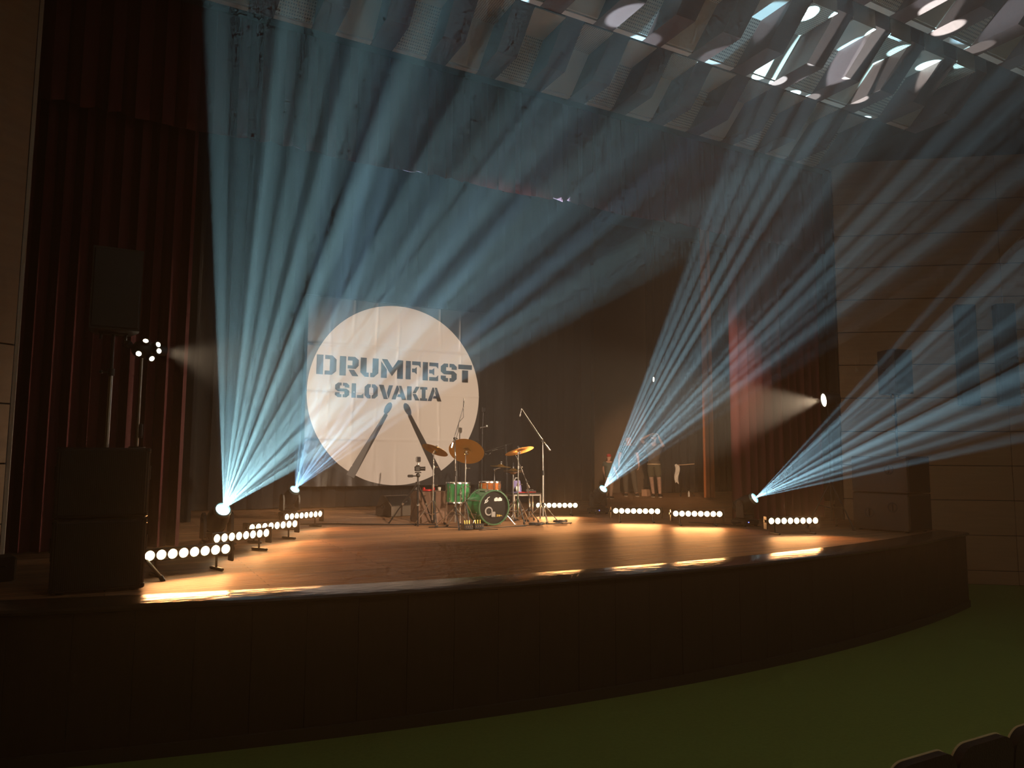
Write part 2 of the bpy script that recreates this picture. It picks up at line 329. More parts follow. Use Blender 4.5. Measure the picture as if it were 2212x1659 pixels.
def light_obj(name, kind, parent, loc, aim, energy, color, **kw):
    L = bpy.data.lights.new(name, kind); L.energy = energy; L.color = color
    for k_, v_ in kw.items(): setattr(L, k_, v_)
    o = bpy.data.objects.new(name, L); COL.objects.link(o); o.parent = parent; o.location = loc
    o.rotation_euler = Vector(aim).to_track_quat('-Z', 'Y').to_euler(); return o
def gobo(L, half, scale, r0, r1, rnd, leak, seed):
    """a pattern wheel inside the lamp: round holes that split the beam into many rays"""
    L.use_nodes = True; n = L.node_tree.nodes; l = L.node_tree.links; em = n['Emission']
    tc = n.new('ShaderNodeTexCoord'); sp = n.new('ShaderNodeSeparateXYZ'); l.new(tc.outputs['Normal'], sp.inputs[0])
    k = 1/math.tan(half)
    cb = n.new('ShaderNodeCombineXYZ')
    for i, ax in enumerate('XY'):
        d = n.new('ShaderNodeMath'); d.operation = 'DIVIDE'; l.new(sp.outputs[ax], d.inputs[0]); l.new(sp.outputs['Z'], d.inputs[1])
        mu = n.new('ShaderNodeMath'); mu.operation = 'MULTIPLY_ADD'; mu.inputs[1].default_value = k; mu.inputs[2].default_value = seed*3.7+i*1.3; l.new(d.outputs[0], mu.inputs[0]); l.new(mu.outputs[0], cb.inputs[i])
    vo = n.new('ShaderNodeTexVoronoi'); vo.voronoi_dimensions = '2D'; vo.inputs['Scale'].default_value = scale; vo.inputs['Randomness'].default_value = rnd; l.new(cb.outputs[0], vo.inputs['Vector'])
    mr = n.new('ShaderNodeMapRange'); mr.interpolation_type = 'SMOOTHSTEP'; mr.inputs['From Min'].default_value = r0; mr.inputs['From Max'].default_value = r1
    mr.inputs['To Min'].default_value = 1; mr.inputs['To Max'].default_value = 0; l.new(vo.outputs['Distance'], mr.inputs['Value'])
    sc = n.new('ShaderNodeSeparateColor'); l.new(vo.outputs['Color'], sc.inputs[0])
    pw = n.new('ShaderNodeMath'); pw.operation = 'POWER'; pw.inputs[1].default_value = 1.6; l.new(sc.outputs[0], pw.inputs[0])
    ma = n.new('ShaderNodeMath'); ma.operation = 'MULTIPLY_ADD'; ma.inputs[1].default_value = 1.5; ma.inputs[2].default_value = .15; l.new(pw.outputs[0], ma.inputs[0])
    mm = n.new('ShaderNodeMath'); mm.operation = 'MULTIPLY_ADD'; mm.inputs[2].default_value = leak; l.new(mr.outputs[0], mm.inputs[0]); l.new(ma.outputs[0], mm.inputs[1])
    l.new(mm.outputs[0], em.inputs['Strength'])

def led_bar():
    t = thing('led_bar', 'x', 'stage light', group='amber LED bars standing on the stage floor')
    MB().bbox((0, .035, .205), (.88, .07, .12), .012).build('housing', M_BLK, t)
    for s in (-1, 1):
        b = MB(); b.bbox((s*.452, .03, .175), (.02, .10, .20), .006); b.cyl((s*.44, .03, .2), (s*.48, .03, .2), .022, n=10)
        br = b.build('end_bracket', M_BLKM, t)
        b = MB(); b.bbox((s*.30, .02, .015), (.035, .26, .03), .008); b.cyl((s*.30, .03, .02), (s*.30, .035, .16), .012, n=8); b.build('foot', M_BLKM, t)
    for i in range(8):
        x = (i-3.5)*.107
        MB().lathe([(.050, .01), (.053, 0), (.053, -.012), (.047, -.012), (.046, 0)], (x, 0, .205), (0, 1, 0), 20).build('lens_rim', M_BLKM, t)
        MB().lathe([(.047, .004), (.045, -.004), (.032, -.012), (.012, -.016)], (x, 0, .205), (0, 1, 0), 20).build('lens', M_LED, t)
    light_obj('bar_light', 'AREA', t, (0, -.035, .205), (0, -1, .22), P_BAR, C_BAR, shape='RECTANGLE', size=.80, size_y=.08, spread=R(112))
    return t
bar0 = led_bar()
bars = [((.715, 8.06), (.67, .23), 'amber LED bar beside the left speaker stack, nearest the stage edge'),
        ((1.42, 9.47), (.67, .45), 'amber LED bar just behind the large left moving head'),
        ((2.00, 10.62), (.64, .39), 'amber LED bar third back on the left, in front of the far moving head'),
        ((2.78, 12.30), (.60, .40), 'amber LED bar farthest back on the left, half hidden by a moving head'),
        ((7.95, 12.88), (.74, -.31), 'amber LED bar just right of the drum kit, behind a microphone stand'),
        ((8.43, 10.91), (.65, -.41), 'amber LED bar between the right rear moving head and the next bar'),
        ((9.00, 9.94), (.63, -.39), 'amber LED bar left of the right front moving head, below the orange strip'),
        ((9.38, 8.21), (.73, -.23), 'amber LED bar on the far right, beside the right speaker stack')]
for i, (p, d, lab) in enumerate(bars):
    o = bar0 if i == 0 else copy_tree(bar0)
    o.location = (p[0], p[1], 0); o.rotation_euler.z = math.atan2(d[1], d[0]); o['label'] = lab

k_ = MB().cyl((-.40, .02, .17), (-.36, -.27, .022), .016, .018, n=10).cyl((-.36, -.25, .03), (-.357, -.29, .0), .022, n=10).build('kickstand', M_BLKM, bar0)
def moving_head(loc, aim, half, power, color, label, seed, scale=4.4, facing=0, r0=.19, r1=.25, leak=.006, hz=.38):
    """loc: floor position, aim: beam direction"""
    aim = Vector(aim).normalized(); t = thing('moving_head_light', label, 'stage light', (*loc, 0), 0, 'moving head beam lights on the stage')
    az = math.atan2(aim.y, aim.x); e = math.asin(aim.z); rz = Matrix.Rotation(az-math.pi/2, 3, 'Z')
    def W(x, y, z): return rz @ Vector((x, y, z))
    rb = Matrix.Rotation(facing, 3, 'Z')
    b = MB(); b.bbox((0, 0, .075), (.36, .34, .09), .02, rb); b.bbox((0, 0, .125), (.26, .26, .03), .012, rb)
    base = b.build('base', M_BLK, t)
    for sx in (-1, 1):
        for sy in (-1, 1): MB().cyl(rb @ Vector((sx*.13, sy*.12, 0)), rb @ Vector((sx*.13, sy*.12, .035)), .025, n=10).build('rubber_foot', M_RUB, base)
        b = MB(); b.tube([rb @ Vector((sx*.18, -.08, .07)), rb @ Vector((sx*.215, -.07, .075)), rb @ Vector((sx*.215, .07, .075)), rb @ Vector((sx*.18, .08, .07))], .011, 6); b.build('carry_handle', M_BLKM, base)
    MB().bbox(rb @ Vector((0, -.171, .08)), (.10, .006, .05), .003, rb).build('display', M_GLASSY, base)
    MB().cyl(rb @ Vector((-.09, -.168, .08)), rb @ Vector((-.09, -.176, .08)), .008, n=8).build('indicator', M_BLUEDOT, base)
    # yoke
    b = MB(); b.bbox(W(0, 0, .165), (.36, .17, .05), .02, rz)
    for s in (-1, 1):
        prof = [(-.075, .15), (.075, .15), (.065, .36), (.045, hz+.06), (0, hz+.085), (-.045, hz+.06), (-.065, .36)]
        b.prism(prof, lambda a, c, q: W(q, a, c), s*.165-.018, s*.165+.018)
    yk = b.build('yoke', M_BLK, t)
    for s in (-1, 1): MB().cyl(W(s*.183, 0, hz), W(s*.192, 0, hz), .04, n=14).build('pivot_cap', M_BLKM, yk)
    # head
    o = Vector((0, 0, hz)); u = aim
    b = MB(); b.lathe([(.02, -.20), (.085, -.195), (.118, -.16), (.130, -.09), (.132, .02), (.122, .09), (.108, .135), (.100, .185), (.096, .19)], o, u, 24)
    hd = b.build('head', M_BLK, t)
    b = MB()
    for q in (-.15, -.12, -.09): b.lathe([(.131, q-.006), (.136, q), (.131, q+.006)], o, u, 24)
    b.build('cooling_fins', M_BLKM, hd)
    MB().lathe([(.082, .178), (.102, .176), (.106, .20), (.100, .222), (.086, .224), (.082, .20)], o, u, 28, close=True).build('lens_ring', M_RING, hd)
    MB().lathe([(.084, .185), (.080, .198), (.055, .207), (.02, .211)], o, u, 24).build('lens', M_LENS, hd)
    lo = light_obj('beam_light', 'SPOT', t, o+u*.232, u, power, color, spot_size=2*half, spot_blend=.12, shadow_soft_size=0.0)
    gobo(lo.data, half, scale, r0, r1, .9, leak, seed); return t
HEADS = [((1.18, 9.86), (.19, -.86, .63), 20, .85, (.42, .80, .90), 'moving head behind the nearest LED bar on the left, throwing the widest teal fan', 1),
         ((2.98, 14.35), (.24, -.62, .72), 24, .5, (.35, .70, 1.0), 'small moving head left of the banner, with a short blue fan of rays', 2),
         ((9.02, 12.97), (.08, -.80, .68), 16, 1.1, (.45, .82, 1.0), 'moving head right of the drum kit, throwing rays up past the people', 3),
         ((9.72, 9.55), (.25, -.85, .50), 17, .9, (.42, .80, 1.0), 'moving head beside the far right LED bar, throwing its fan over the right speakers', 4)]
for (p, a, h, k, c, lab, sd) in HEADS: moving_head(p, a, R(h), P_HEAD*k, c, lab, sd)

# ================================================================ PA SYSTEM AND LAMP STANDS
M_GRILL = perforate(mat('speaker_grille', (.020, .020, .021), .5, .2), 70, 1, 1, .3, (.004, .004, .004))
M_CAB = mat('black_cabinet_paint', (.022, .020, .019), .55, 0, .2, 12, .1, 120)
M_CABB = mat('brown_black_cabinet_paint', (.075, .052, .036), .6, 0, .15, 12, .1, 120)
def sub_stack(loc, rz, w, d, h, label, cabmat):
    t = thing('subwoofer_stack', label, 'speaker', (*loc, 0), rz)
    for i in range(2):
        z = i*h+.012+h/2
        c = MB().bbox((0, 0, z), (w, d, h-.012), .012).build('cabinet', cabmat, t)
        MB().bbox((0, -d/2-.008, z), (w-.05, .014, h-.06), .004).build('grille', M_GRILL, c, smooth=False)
        for s in (-1, 1):
            for y in ((-.18,) if i else (-.22, .2)):
                b = MB(); b.lathe([(.075, -.004), (.082, 0), (.075, .006), (.058, .004), (.056, -.004)], (s*w/2, y*d, z+.08-(.1 if y > 0 else 0)), (s, 0, 0), 20)
                b.bbox((s*(w/2+.012), y*d, z+.08-(.1 if y > 0 else 0)), (.016, .022, .13), .006)
                b.build('side_handle', M_BLK, c)
        for sx in (-1, 1):
            for sz in (-1, 1): MB().bbox((sx*(w/2-.02), -d/2+.018, z+sz*(h/2-.03)), (.05, .05, .05), .012).build('corner_guard', M_BLKM, c)
    for sx in (-1, 1):
        for sy in (-1, 1): MB().cyl((sx*(w/2-.08), sy*(d/2-.08), 0), (sx*(w/2-.08), sy*(d/2-.08), .016), .03, n=10).build('foot', M_RUB, t)
    return t
sub_stack((-.06, 7.53), R(1), .70, .58, .605, 'stack of two black subwoofers at the left end of the stage', M_CAB)
sub_stack((11.43, 7.97), R(8), .74, .92, .605, 'stack of two dark brown-black subwoofers with round handles at the right end', M_CABB)
def pa_top(loc, z0, rz, pole_from, label, plabel):
    """full-range cabinet on a pole"""
    p = thing('speaker_pole', plabel, 'stand', (loc[0], loc[1], pole_from))
    L = z0-pole_from
    MB().cyl((0, 0, 0), (0, 0, L*.62), .0175, n=12).build('lower_tube', M_STEEL if loc[0] < 5 else M_BLKM, p)
    MB().cyl((0, 0, L*.5), (0, 0, L-.05), .0145, n=12).build('upper_tube', M_BLKM, p)
    b = MB(); b.cyl((0, 0, L*.6), (0, 0, L*.66), .028, n=12); b.cyl((-.02, 0, L*.63), (-.07, 0, L*.63), .008, n=8); b.ball((-.08, 0, L*.63), .018, 8); b.build('clamp_knob', M_BLKM, p)
    b = MB(); b.bbox((0, 0, L-.045), (.24, .06, .018), .004); b.cyl((-.10, 0, L-.1), (-.10, 0, L-.04), .012, n=8); b.cyl((.10, 0, L-.1), (.10, 0, L-.04), .012, n=8); b.build('cradle', M_BLKM, p)
    s = thing('speaker_cabinet', label, 'speaker', (loc[0], loc[1], z0-.036), rz)
    w0, w1, d, h = .40, .28, .40, .74
    poly = [(-w0/2, -d/2), (w0/2, -d/2), (w0/2, -.06), (w1/2, d/2), (-w1/2, d/2), (-w0/2, -.06)]
    b = MB(); b.prism(poly, lambda x, y, q: Vector((x, y, q)), 0, h); c = b.build('cabinet', M_CAB, s, smooth=False)
    MB().bbox((0, -d/2-.008, h/2), (w0-.03, .014, h-.04), .004).build('grille', M_GRILL, s, smooth=False)
    for sx in (-1, 1):
        b = MB(); b.bbox((sx*(w0/2-.008), .02, h*.55), (.02, .10, .05), .008, Matrix.Rotation(sx*R(10), 3, 'Z')); b.build('side_handle', M_BLKM, c)
    MB().cyl((0, 0, -.015), (0, 0, .02), .05, n=14).build('pole_cup', M_BLKM, c)
pa_top((-.05, 7.6), 2.30, R(2), 1.222, 'black loudspeaker raised on a pole in front of the left red curtain', 'thin pole standing on the left subwoofers')
pa_top((11.62, 7.95), 2.30, R(-8), 1.222, 'dark loudspeaker raised on a pole inside the right fan of light', 'dark pole standing on the right subwoofers')
def tripod_legs(t, h, r, mtl, n=3, rot=0, spread=.35, brace=True):
    for i in range(n):
        a = rot+2*math.pi*i/n; x, y = math.cos(a), math.sin(a)
        lg = MB().cyl((x*.02, y*.02, h), (x*spread, y*spread, .03), r, n=8).build('leg', mtl, t)
        MB().cyl((x*(spread-.012), y*(spread-.012), .035), (x*(spread+.008), y*(spread+.008), 0), r*1.7, r*1.9, n=8).build('rubber_foot', M_RUB, lg)
        if brace: MB().cyl((x*.02, y*.02, h*.45), (x*spread*.5, y*spread*.5, h*.5+.015), r*.7, n=6).build('brace', mtl, t)
# right lamp on its own tripod
FR = (10.78, 8.62)
t = thing('lamp_stand', 'dark tripod lamp stand against the side of the right subwoofers', 'stand', (*FR, 0))
tripod_legs(t, .75, .012, M_BLKM, rot=.5, spread=.42)
MB().cyl((0, 0, .12), (0, 0, 1.25), .018, n=10).build('lower_tube', M_BLKM, t)
MB().cyl((0, 0, 1.2), (0, 0, 2.05), .014, n=10).build('upper_tube', M_BLKM, t)
for z in (.75, 1.22): MB().cyl((0, 0, z-.03), (0, 0, z+.03), .03, n=10).build('collar', M_BLKM, t)
aimR = Vector((-.87, .47, -.13)).normalized()
t = thing('par_lamp', 'lit round lamp on the right tripod, throwing a warm beam left across the stage', 'stage light', (*FR, 2.05))
o = Vector((0, 0, .13))
b = MB(); b.tube([(.02, -.15, .13), (.02, -.15, .03), (0, 0, .005), (.02, .15, .03), (.02, .15, .13)], .012, 6); b.build('bracket', M_BLKM, t)
b = MB(); b.lathe([(.03, -.20), (.09, -.19), (.11, -.12), (.125, -.02), (.135, .04), (.13, .06)], o, aimR, 24); hs = b.build('housing', M_BLK, t)
MB().lathe([(.112, .045), (.138, .045), (.142, .07), (.13, .078), (.112, .072)], o, aimR, 24, close=True).build('bezel', M_BLKM, hs)
MB().lathe([(.115, .055), (.11, .064), (.07, .075), (.02, .079)], o, aimR, 24).build('lens', M_WARML, hs)
light_obj('lamp_light', 'SPOT', t, o+aimR*.09, aimR, P_FIX*5.5, C_FIX, spot_size=R(52), spot_blend=.6, shadow_soft_size=.05)
# left cluster lamp on a pole
FL = (.20, 7.86)
t = thing('lamp_pole', 'thin steel pole on the left subwoofers carrying the cluster lamp', 'stand', (*FL, 1.222))
MB().cyl((0, 0, 0), (0, 0, .88), .012, n=10).build('tube', M_STEEL, t); MB().cyl((0, 0, 0), (0, 0, .012), .07, n=16).build('base_plate', M_BLKM, t)
MB().bbox((.025, -.01, .16), (.035, .035, .14), .01).build('power_brick', M_BLK, t)
t = thing('cluster_lamp', 'black cluster lamp with several small lit lenses, in front of the red curtain', 'stage light', (*FL, 2.10))
b = MB(); b.ball((0, 0, .06), (.10, .07, .085), 14); b.bbox((.02, .02, .07), (.16, .08, .06), .02); b.cyl((0, 0, -.01), (0, 0, .02), .02, n=10); hs = b.build('housing', M_BLK, t)
pods = [((-.13, -.03, .10), (-.75, -.6, .2), M_GLASSY), ((.02, -.05, .125), (.1, -.75, .6), M_WARML), ((.12, -.02, .11), (.6, -.75, .2), M_WARML),
        ((-.03, -.07, .015), (-.1, -.85, -.35), M_WARML), ((.13, -.04, .05), (.55, -.8, 0), M_WARML), ((.075, -.04, -.02), (.4, -.75, -.4), M_WARML)]
for p, d, ml in pods:
    pod = MB().lathe([(.02, -.05), (.034, -.03), (.036, .02), (.030, .02)], p, d, 14).build('lamp_pod', M_BLK, hs)
    q = MB().lathe([(.026, .017), (.022, .024), (.008, .027)], p, d, 12).build('lens', ml, t)
aimL = Vector((.84, .54, -.06)).normalized()
MB().lathe([(.05, -.04), (.055, .05), (.048, .05), (.04, .046)], (.15, .03, .07), aimL, 16).build('main_pod', M_BLK, t)
light_obj('lamp_light', 'SPOT', t, Vector((.15, .03, .07))+aimL*.075, aimL, P_FIX*2.0, C_FIX, spot_size=R(56), spot_blend=.7, shadow_soft_size=.05)
# small dark box at the far left edge
t = thing('equipment_case', 'small black case on the stage floor at the far left', 'case', (-.92, 8.35, 0), R(15))
MB().bbox((0, 0, .11), (.34, .30, .22), .02).build('body', M_CAB, t); MB().tube([(-.08, -.16, .14), (-.07, -.18, .15), (.07, -.18, .15), (.08, -.16, .14)], .008, 6).build('handle', M_BLKM, t)
# column loudspeakers on the right wall
for s, lab in ((2.32, 'tall dark column loudspeaker on the right wall, the one nearer the stage'), (3.02, 'tall dark column loudspeaker on the right wall, the one farther from the stage')):
    _, p0, d, nrm, rot = wall_r; c = p0+d*s+nrm*.09
    t = thing('column_speaker', lab, 'speaker', (c.x, c.y, 2.2))
    MB().bbox((0, 0, .98), (.36, .15, 1.96), .015, rot).build('cabinet', M_CAB, t)
    MB().bbox(nrm*.082+Vector((0, 0, .98)), (.32, .014, 1.90), .004, rot).build('grille', M_GRILL, t, smooth=False)
    for z in (.3, 1.6): MB().box(nrm*-.08+Vector((0, 0, z)), (.1, .03, .06), rot).build('bracket', M_BLKM, t, smooth=False)

# ================================================================ BANNER
def banner_mat():
    M = mat('printed_vinyl', (.02, .019, .019), .42, 0, .2, 5, .25, 3, (1, 1, 1)); n = M.node_tree.nodes; l = M.node_tree.links; b = n['Principled BSDF']
    tc = n.new('ShaderNodeTexCoord'); ds = n.new('ShaderNodeVectorMath'); ds.operation = 'MULTIPLY'; ds.inputs[1].default_value = (1, 0, 1); l.new(tc.outputs['Object'], ds.inputs[0])
    ln = n.new('ShaderNodeVectorMath'); ln.operation = 'LENGTH'; l.new(ds.outputs[0], ln.inputs[0])
    lt = n.new('ShaderNodeMath'); lt.operation = 'LESS_THAN'; lt.inputs[1].default_value = 2.09; l.new(ln.outputs['Value'], lt.inputs[0])
    mx = n.new('ShaderNodeMix'); mx.data_type = 'RGBA'; l.new(lt.outputs[0], mx.inputs['Factor']); src = b.inputs['Base Color'].links[0].from_socket
    l.new(src, mx.inputs['A']); mx.inputs['B'].default_value = (.74, .70, .66, 1); l.new(mx.outputs['Result'], b.inputs['Base Color']); return M
BC = Vector((5.78, 16.42, 2.60))
t = thing('banner', 'large hanging banner with a white disc, two drumsticks and stencil lettering', 'banner', BC)
def bd(x, z):
    d = .010*math.sin(1.9*x+.8*z)+.006*math.sin(3.1*z-1.2*x)
    for k in range(-3, 4): d -= .013*math.exp(-((x-k*.53+.02*math.sin(3*z+k))/.02)**2)*(.6+.4*math.sin(2*z+k*1.7))
    for k in (-1.05, .02, 1.07): d -= .013*math.exp(-((z-k-.03*x*.2)/.02)**2)
    if z < -1.2: d += .05*(-1.2-z)*math.sin(9*x+1.5)*max(0, min(1, (-x)/1.0))
    return d
b = MB(); b.grid(150, 150, lambda u, v: Vector((-2.11+4.22*u, bd(-2.11+4.22*u, -2.10+4.22*v), -2.10+4.22*v)))
b.build('sheet', banner_mat(), t)
b = MB(); b.cyl((-2.2, .02, 2.13), (2.25, .02, 2.13), .02, n=8); b.cyl((-2.0, .02, 2.13), (-2.0, .02, 6.70), .003, n=4); b.cyl((2.0, .02, 2.13), (2.0, .02, 6.70), .003, n=4); b.build('top_batten', M_BLKM, t)
LET = {
 'D': [[(0,0),(.33,0),(.33,1),(0,1)], [(.42,1),(.78,1),(1,.8),(1,.2),(.78,0),(.42,0),(.42,.2),(.67,.2),(.67,.8),(.42,.8)]],
 'R': [[(0,0),(.33,0),(.33,1),(0,1)], [(.42,1),(.8,1),(1,.85),(1,.55),(.85,.38),(.42,.38),(.42,.55),(.67,.55),(.67,.8),(.42,.8)], [(.48,.32),(.76,.32),(1,0),(.68,0)]],
 'U': [[(0,1),(.33,1),(.33,.22),(.46,.22),(.46,0),(.25,0),(0,.22)], [(1,1),(.67,1),(.67,.22),(.55,.22),(.55,0),(.75,0),(1,.22)]],
 'M': [[(0,.88),(.26,.45),(.26,0),(0,0)], [(.03,1),(.27,1),(.52,.56),(.75,1),(1,1),(1,0),(.73,0),(.73,.52),(.5,.12),(.34,.38)]],
 'F': [[(0,0),(.33,0),(.33,1),(0,1)], [(.42,1),(1,1),(1,.66),(.86,.8),(.42,.8)], [(.42,.6),(.60,.6),(.74,.7),(.74,.3),(.60,.4),(.42,.4)]],
 'E': [[(0,0),(.33,0),(.33,1),(0,1)], [(.42,1),(1,1),(1,.68),(.86,.8),(.42,.8)], [(.42,.6),(.60,.6),(.74,.7),(.74,.3),(.60,.4),(.42,.4)], [(.42,.2),(.86,.2),(1,.32),(1,0),(.42,0)]],
 'S': [[(.54,1),(.8,1),(1,.85),(1,.68),(.68,.68),(.68,.8),(.54,.8)], [(.45,1),(.2,1),(0,.84),(0,.55),(.2,.4),(.67,.4),(.67,.2),(.55,.2),(.55,0),(.8,0),(1,.16),(1,.45),(.8,.6),(.33,.6),(.33,.8),(.45,.8)], [(.46,0),(.2,0),(0,.15),(0,.32),(.32,.32),(.32,.2),(.46,.2)]],
 'T': [[(0,1),(1,1),(1,.74),(0,.74)], [(.28,.68),(.72,.68),(.72,0),(.28,0)]],
 'L': [[(0,0),(.36,0),(.36,1),(0,1)], [(.45,0),(1,0),(1,.34),(.80,.2),(.45,.2)]],
 'O': [[(.46,1),(.22,1),(0,.8),(0,.2),(.22,0),(.46,0),(.46,.2),(.34,.28),(.34,.72),(.46,.8)], [(.54,1),(.78,1),(1,.8),(1,.2),(.78,0),(.54,0),(.54,.2),(.66,.28),(.66,.72),(.54,.8)]],
 'V': [[(0,1),(.34,1),(.64,0),(.36,0)], [(.72,1),(1,1),(.70,.03),(.57,.45)]],
 'A': [[(0,0),(.27,0),(.50,.74),(.43,1),(.34,1)], [(.50,1),(.66,1),(1,0),(.71,0),(.64,.2),(.37,.2),(.43,.38),(.585,.38),(.52,.62),(.56,.75)]],
 'K': [[(0,0),(.36,0),(.36,1),(0,1)], [(.44,.52),(.70,1),(1,1),(.70,.52)], [(.44,.46),(.70,.46),(1,0),(.66,0)]],
 'I': [[(0,1),(1,1),(1,.82),(.76,.82),(.76,.18),(1,.18),(1,0),(0,0),(0,.18),(.24,.18),(.24,.82),(0,.82)]]}
M_INK = mat('black_print', (.02, .019, .019), .42, 0, .2, 5)
def print_shape(name, polys, y=-.016):
    b = MB()
    for P in polys:
        n = len(P); P3 = [(x, bd(x, z)+y, z) for x, z in P]; P4 = [(x, bd(x, z)+y+.004, z) for x, z in P]
        b.add(P3+P4, [tuple(range(n)), tuple(range(2*n-1, n-1, -1))]+[(i, n+i, n+(i+1) % n, (i+1) % n) for i in range(n)])
    return b.build(name, M_INK, t, smooth=False)
for row, z0, z1 in (([('D', 3.88, 4.32), ('R', 4.395, 4.83), ('U', 4.875, 5.30), ('M', 5.365, 5.90), ('F', 5.97, 6.34), ('E', 6.395, 6.79), ('S', 6.855, 7.27), ('T', 7.31, 7.67)], 2.975, 3.41),
                    ([('S', 4.31, 4.63), ('L', 4.685, 4.96), ('O', 4.985, 5.295), ('V', 5.32, 5.66), ('A', 5.63, 5.99), ('K', 6.01, 6.32), ('I', 6.335, 6.515), ('A', 6.53, 6.88)], 2.485, 2.81)):
    for ch, xa, xb in row: print_shape('letter', [[(xa+(xb-xa)*u-BC.x, z0+(z1-z0)*v-BC.z) for u, v in P] for P in LET[ch]])
def stick(tip, neck, end, wn, we, wh):
    tip, neck, end = [Vector((a-BC.x, c-BC.z)) for a, c in (tip, neck, end)]; d = (end-tip).normalized(); n = Vector((-d.y, d.x)); H = (neck-tip).length
    L = []; Rr = []
    for f, w in ((0, .02), (.08, .55), (.25, .9), (.5, 1), (.75, .85), (.92, .6)):
        L.append(tip+d*H*f+n*wh*w/2); Rr.append(tip+d*H*f-n*wh*w/2)
    L += [neck+n*wn/2, end+n*we/2]; Rr += [neck-n*wn/2, end-n*we/2]
    S = [(p.x, p.y) for p in L]+[(p.x, p.y) for p in reversed(Rr)]
    print_shape('drumstick_print', [S])
stick((5.62, 2.41), (5.505, 2.13), (4.70, .72), .085, .19, .15)
stick((5.95, 2.41), (6.08, 2.13), (6.86, .72), .085, .19, .15)

# ================================================================ DRUM KIT
M_CHR = mat('chrome', (.80, .78, .75), .22, 1, .05)
M_GREEN = mat('green_drum_lacquer', (.03, .20, .07), .22, 0, .45, 9, coat=.6)
M_HOOP = mat('green_hoop', (.05, .12, .06), .25, 0, .2, 8, coat=.5)
M_WOODD = mat('flamed_wood_lacquer', (.42, .13, .03), .25, 0, .4, 9, 0, 40, (1, 1, 6), coat=.5)
M_HEADW = mat('white_drum_head', (.75, .72, .66), .5)
M_HEADB = mat('black_drum_head', (.012, .011, .010), .35)
M_BRASS = mat('bronze_cymbal', (.70, .42, .13), .32, .9, .15, 3, .15, 60)
M_WHITEP = mat('white_print', (.8, .8, .78), .5)
M_GOLDP = mat('gold_print', (.75, .52, .12), .4, .3)
M_RED = mat('red_plastic', (.55, .02, .02), .4)
M_BROWNB = mat('brown_fabric_cover', (.15, .085, .055), .85, 0, .25, 5, .4, 18)
M_GREY = mat('grey_plastic', (.25, .24, .23), .5)
M_CABLE = mat('black_cable', (.015, .014, .014), .5)
M_VIOLET = mat('violet_bag', (.20, .17, .42), .6, 0, .3, 8)

def lug(b, c, d, r, h):
    """a lug casing with its tension rod on a shell; c axis point, d radial direction"""
    d = Vector(d); b.bbox(Vector(c)+d*(r+.010), (.022, .022, h), .006); b.cyl(Vector(c)+d*(r+.012)+Vector((0, 0, h/2)), Vector(c)+d*(r+.012)+Vector((0, 0, h/2+.06)), .004, n=6)
# bass drum lying on its side, front head towards the camera
KD = Vector((.04, -1, 0)).normalized(); KC = Vector((5.72, 11.52, .315)); KR = .285
t = thing('bass_drum', 'green bass drum with a black front head in the middle of the kit', 'drum', (KC.x, KC.y, 0)); O = Vector((0, 0, KC.z))
sh = MB().lathe([(KR-.008, -.20), (KR, -.20), (KR, .20), (KR-.008, .20)], O, KD, 40, close=True).build('shell', M_GREEN, t)
for q in (-.215, .215):
    MB().lathe([(KR-.012, q-.02), (KR+.012, q-.016), (KR+.012, q+.016), (KR-.012, q+.02)], O, KD, 40, close=True).build('hoop', M_HOOP, t)
fh = MB().lathe([(KR-.006, .205), (KR-.008, .21), (.01, .212)], O, KD, 40).build('front_head', M_HEADB, t)
MB().lathe([(KR-.006, -.205), (KR-.008, -.21), (.01, -.212)], O, KD, 40).build('batter_head', M_HEADW, t)
KU = Vector((0, 0, 1)).cross(KD).normalized(); KV = Vector((0, 0, 1))   # KU points to the picture's right
KU = -KU if KU.x < 0 else KU
def onhead(u, v, w=.2135): return O+KD*w+KU*u+KV*v
MB().lathe([(.052, .214), (.075, .214), (.075, .222), (.052, .222)], O+KU*-.10+KV*-.06, KD, 24, close=True).build('port_ring', M_GREY, fh)
MB().lathe([(.052, .213), (.03, .214), (.01, .2145)], O+KU*-.10+KV*-.06, KD, 24).build('port_hole', M_BLACKW, fh)
def strokes(S, w, name, m_, par):
    b = MB()
    for (u0, v0), (u1, v1) in S: b.cyl(onhead(u0, v0), onhead(u1, v1), w, n=4)
    return b.build(name, m_, par, smooth=False)
strokes([((-.17, .09), (-.11, .17)), ((-.15, .08), (-.11, .12)), ((-.17, .12), (-.12, .13)), ((-.13, .15), (-.08, .18)), ((-.18, .07), (-.15, .10))], .006, 'slanted_mark', M_WHITEP, fh)
b = MB()
for i in range(7): b.box(onhead(.015+i*.022, .135+.006*((i*7) % 3-1), .2145), (.016, .004, .042+.01*((i*5) % 3)), Matrix.Rotation(math.atan2(KU.y, KU.x), 3, 'Z'))
b.box(onhead(.08, .112, .2145), (.15, .004, .012), Matrix.Rotation(math.atan2(KU.y, KU.x), 3, 'Z')); b.build('name_print', M_WHITEP, fh, smooth=False)
strokes([((.05, -.125), (.085, -.125)), ((.085, -.125), (.055, -.15)), ((.055, -.15), (.09, -.15)), ((.095, -.128), (.095, -.15)), ((.105, -.12), (.105, -.15)), ((.115, -.13), (.115, -.16)), ((.115, -.13), (.135, -.14)), ((.14, -.13), (.14, -.15)), ((.15, -.135), (.165, -.15))], .004, 'script_mark', M_GOLDP, fh)
MB().bbox(onhead(-.015, -.115, .225), (.075, .02, .09), .006, Matrix.Rotation(math.atan2(KU.y, KU.x), 3, 'Z')).build('clip_box', M_GREY, fh)
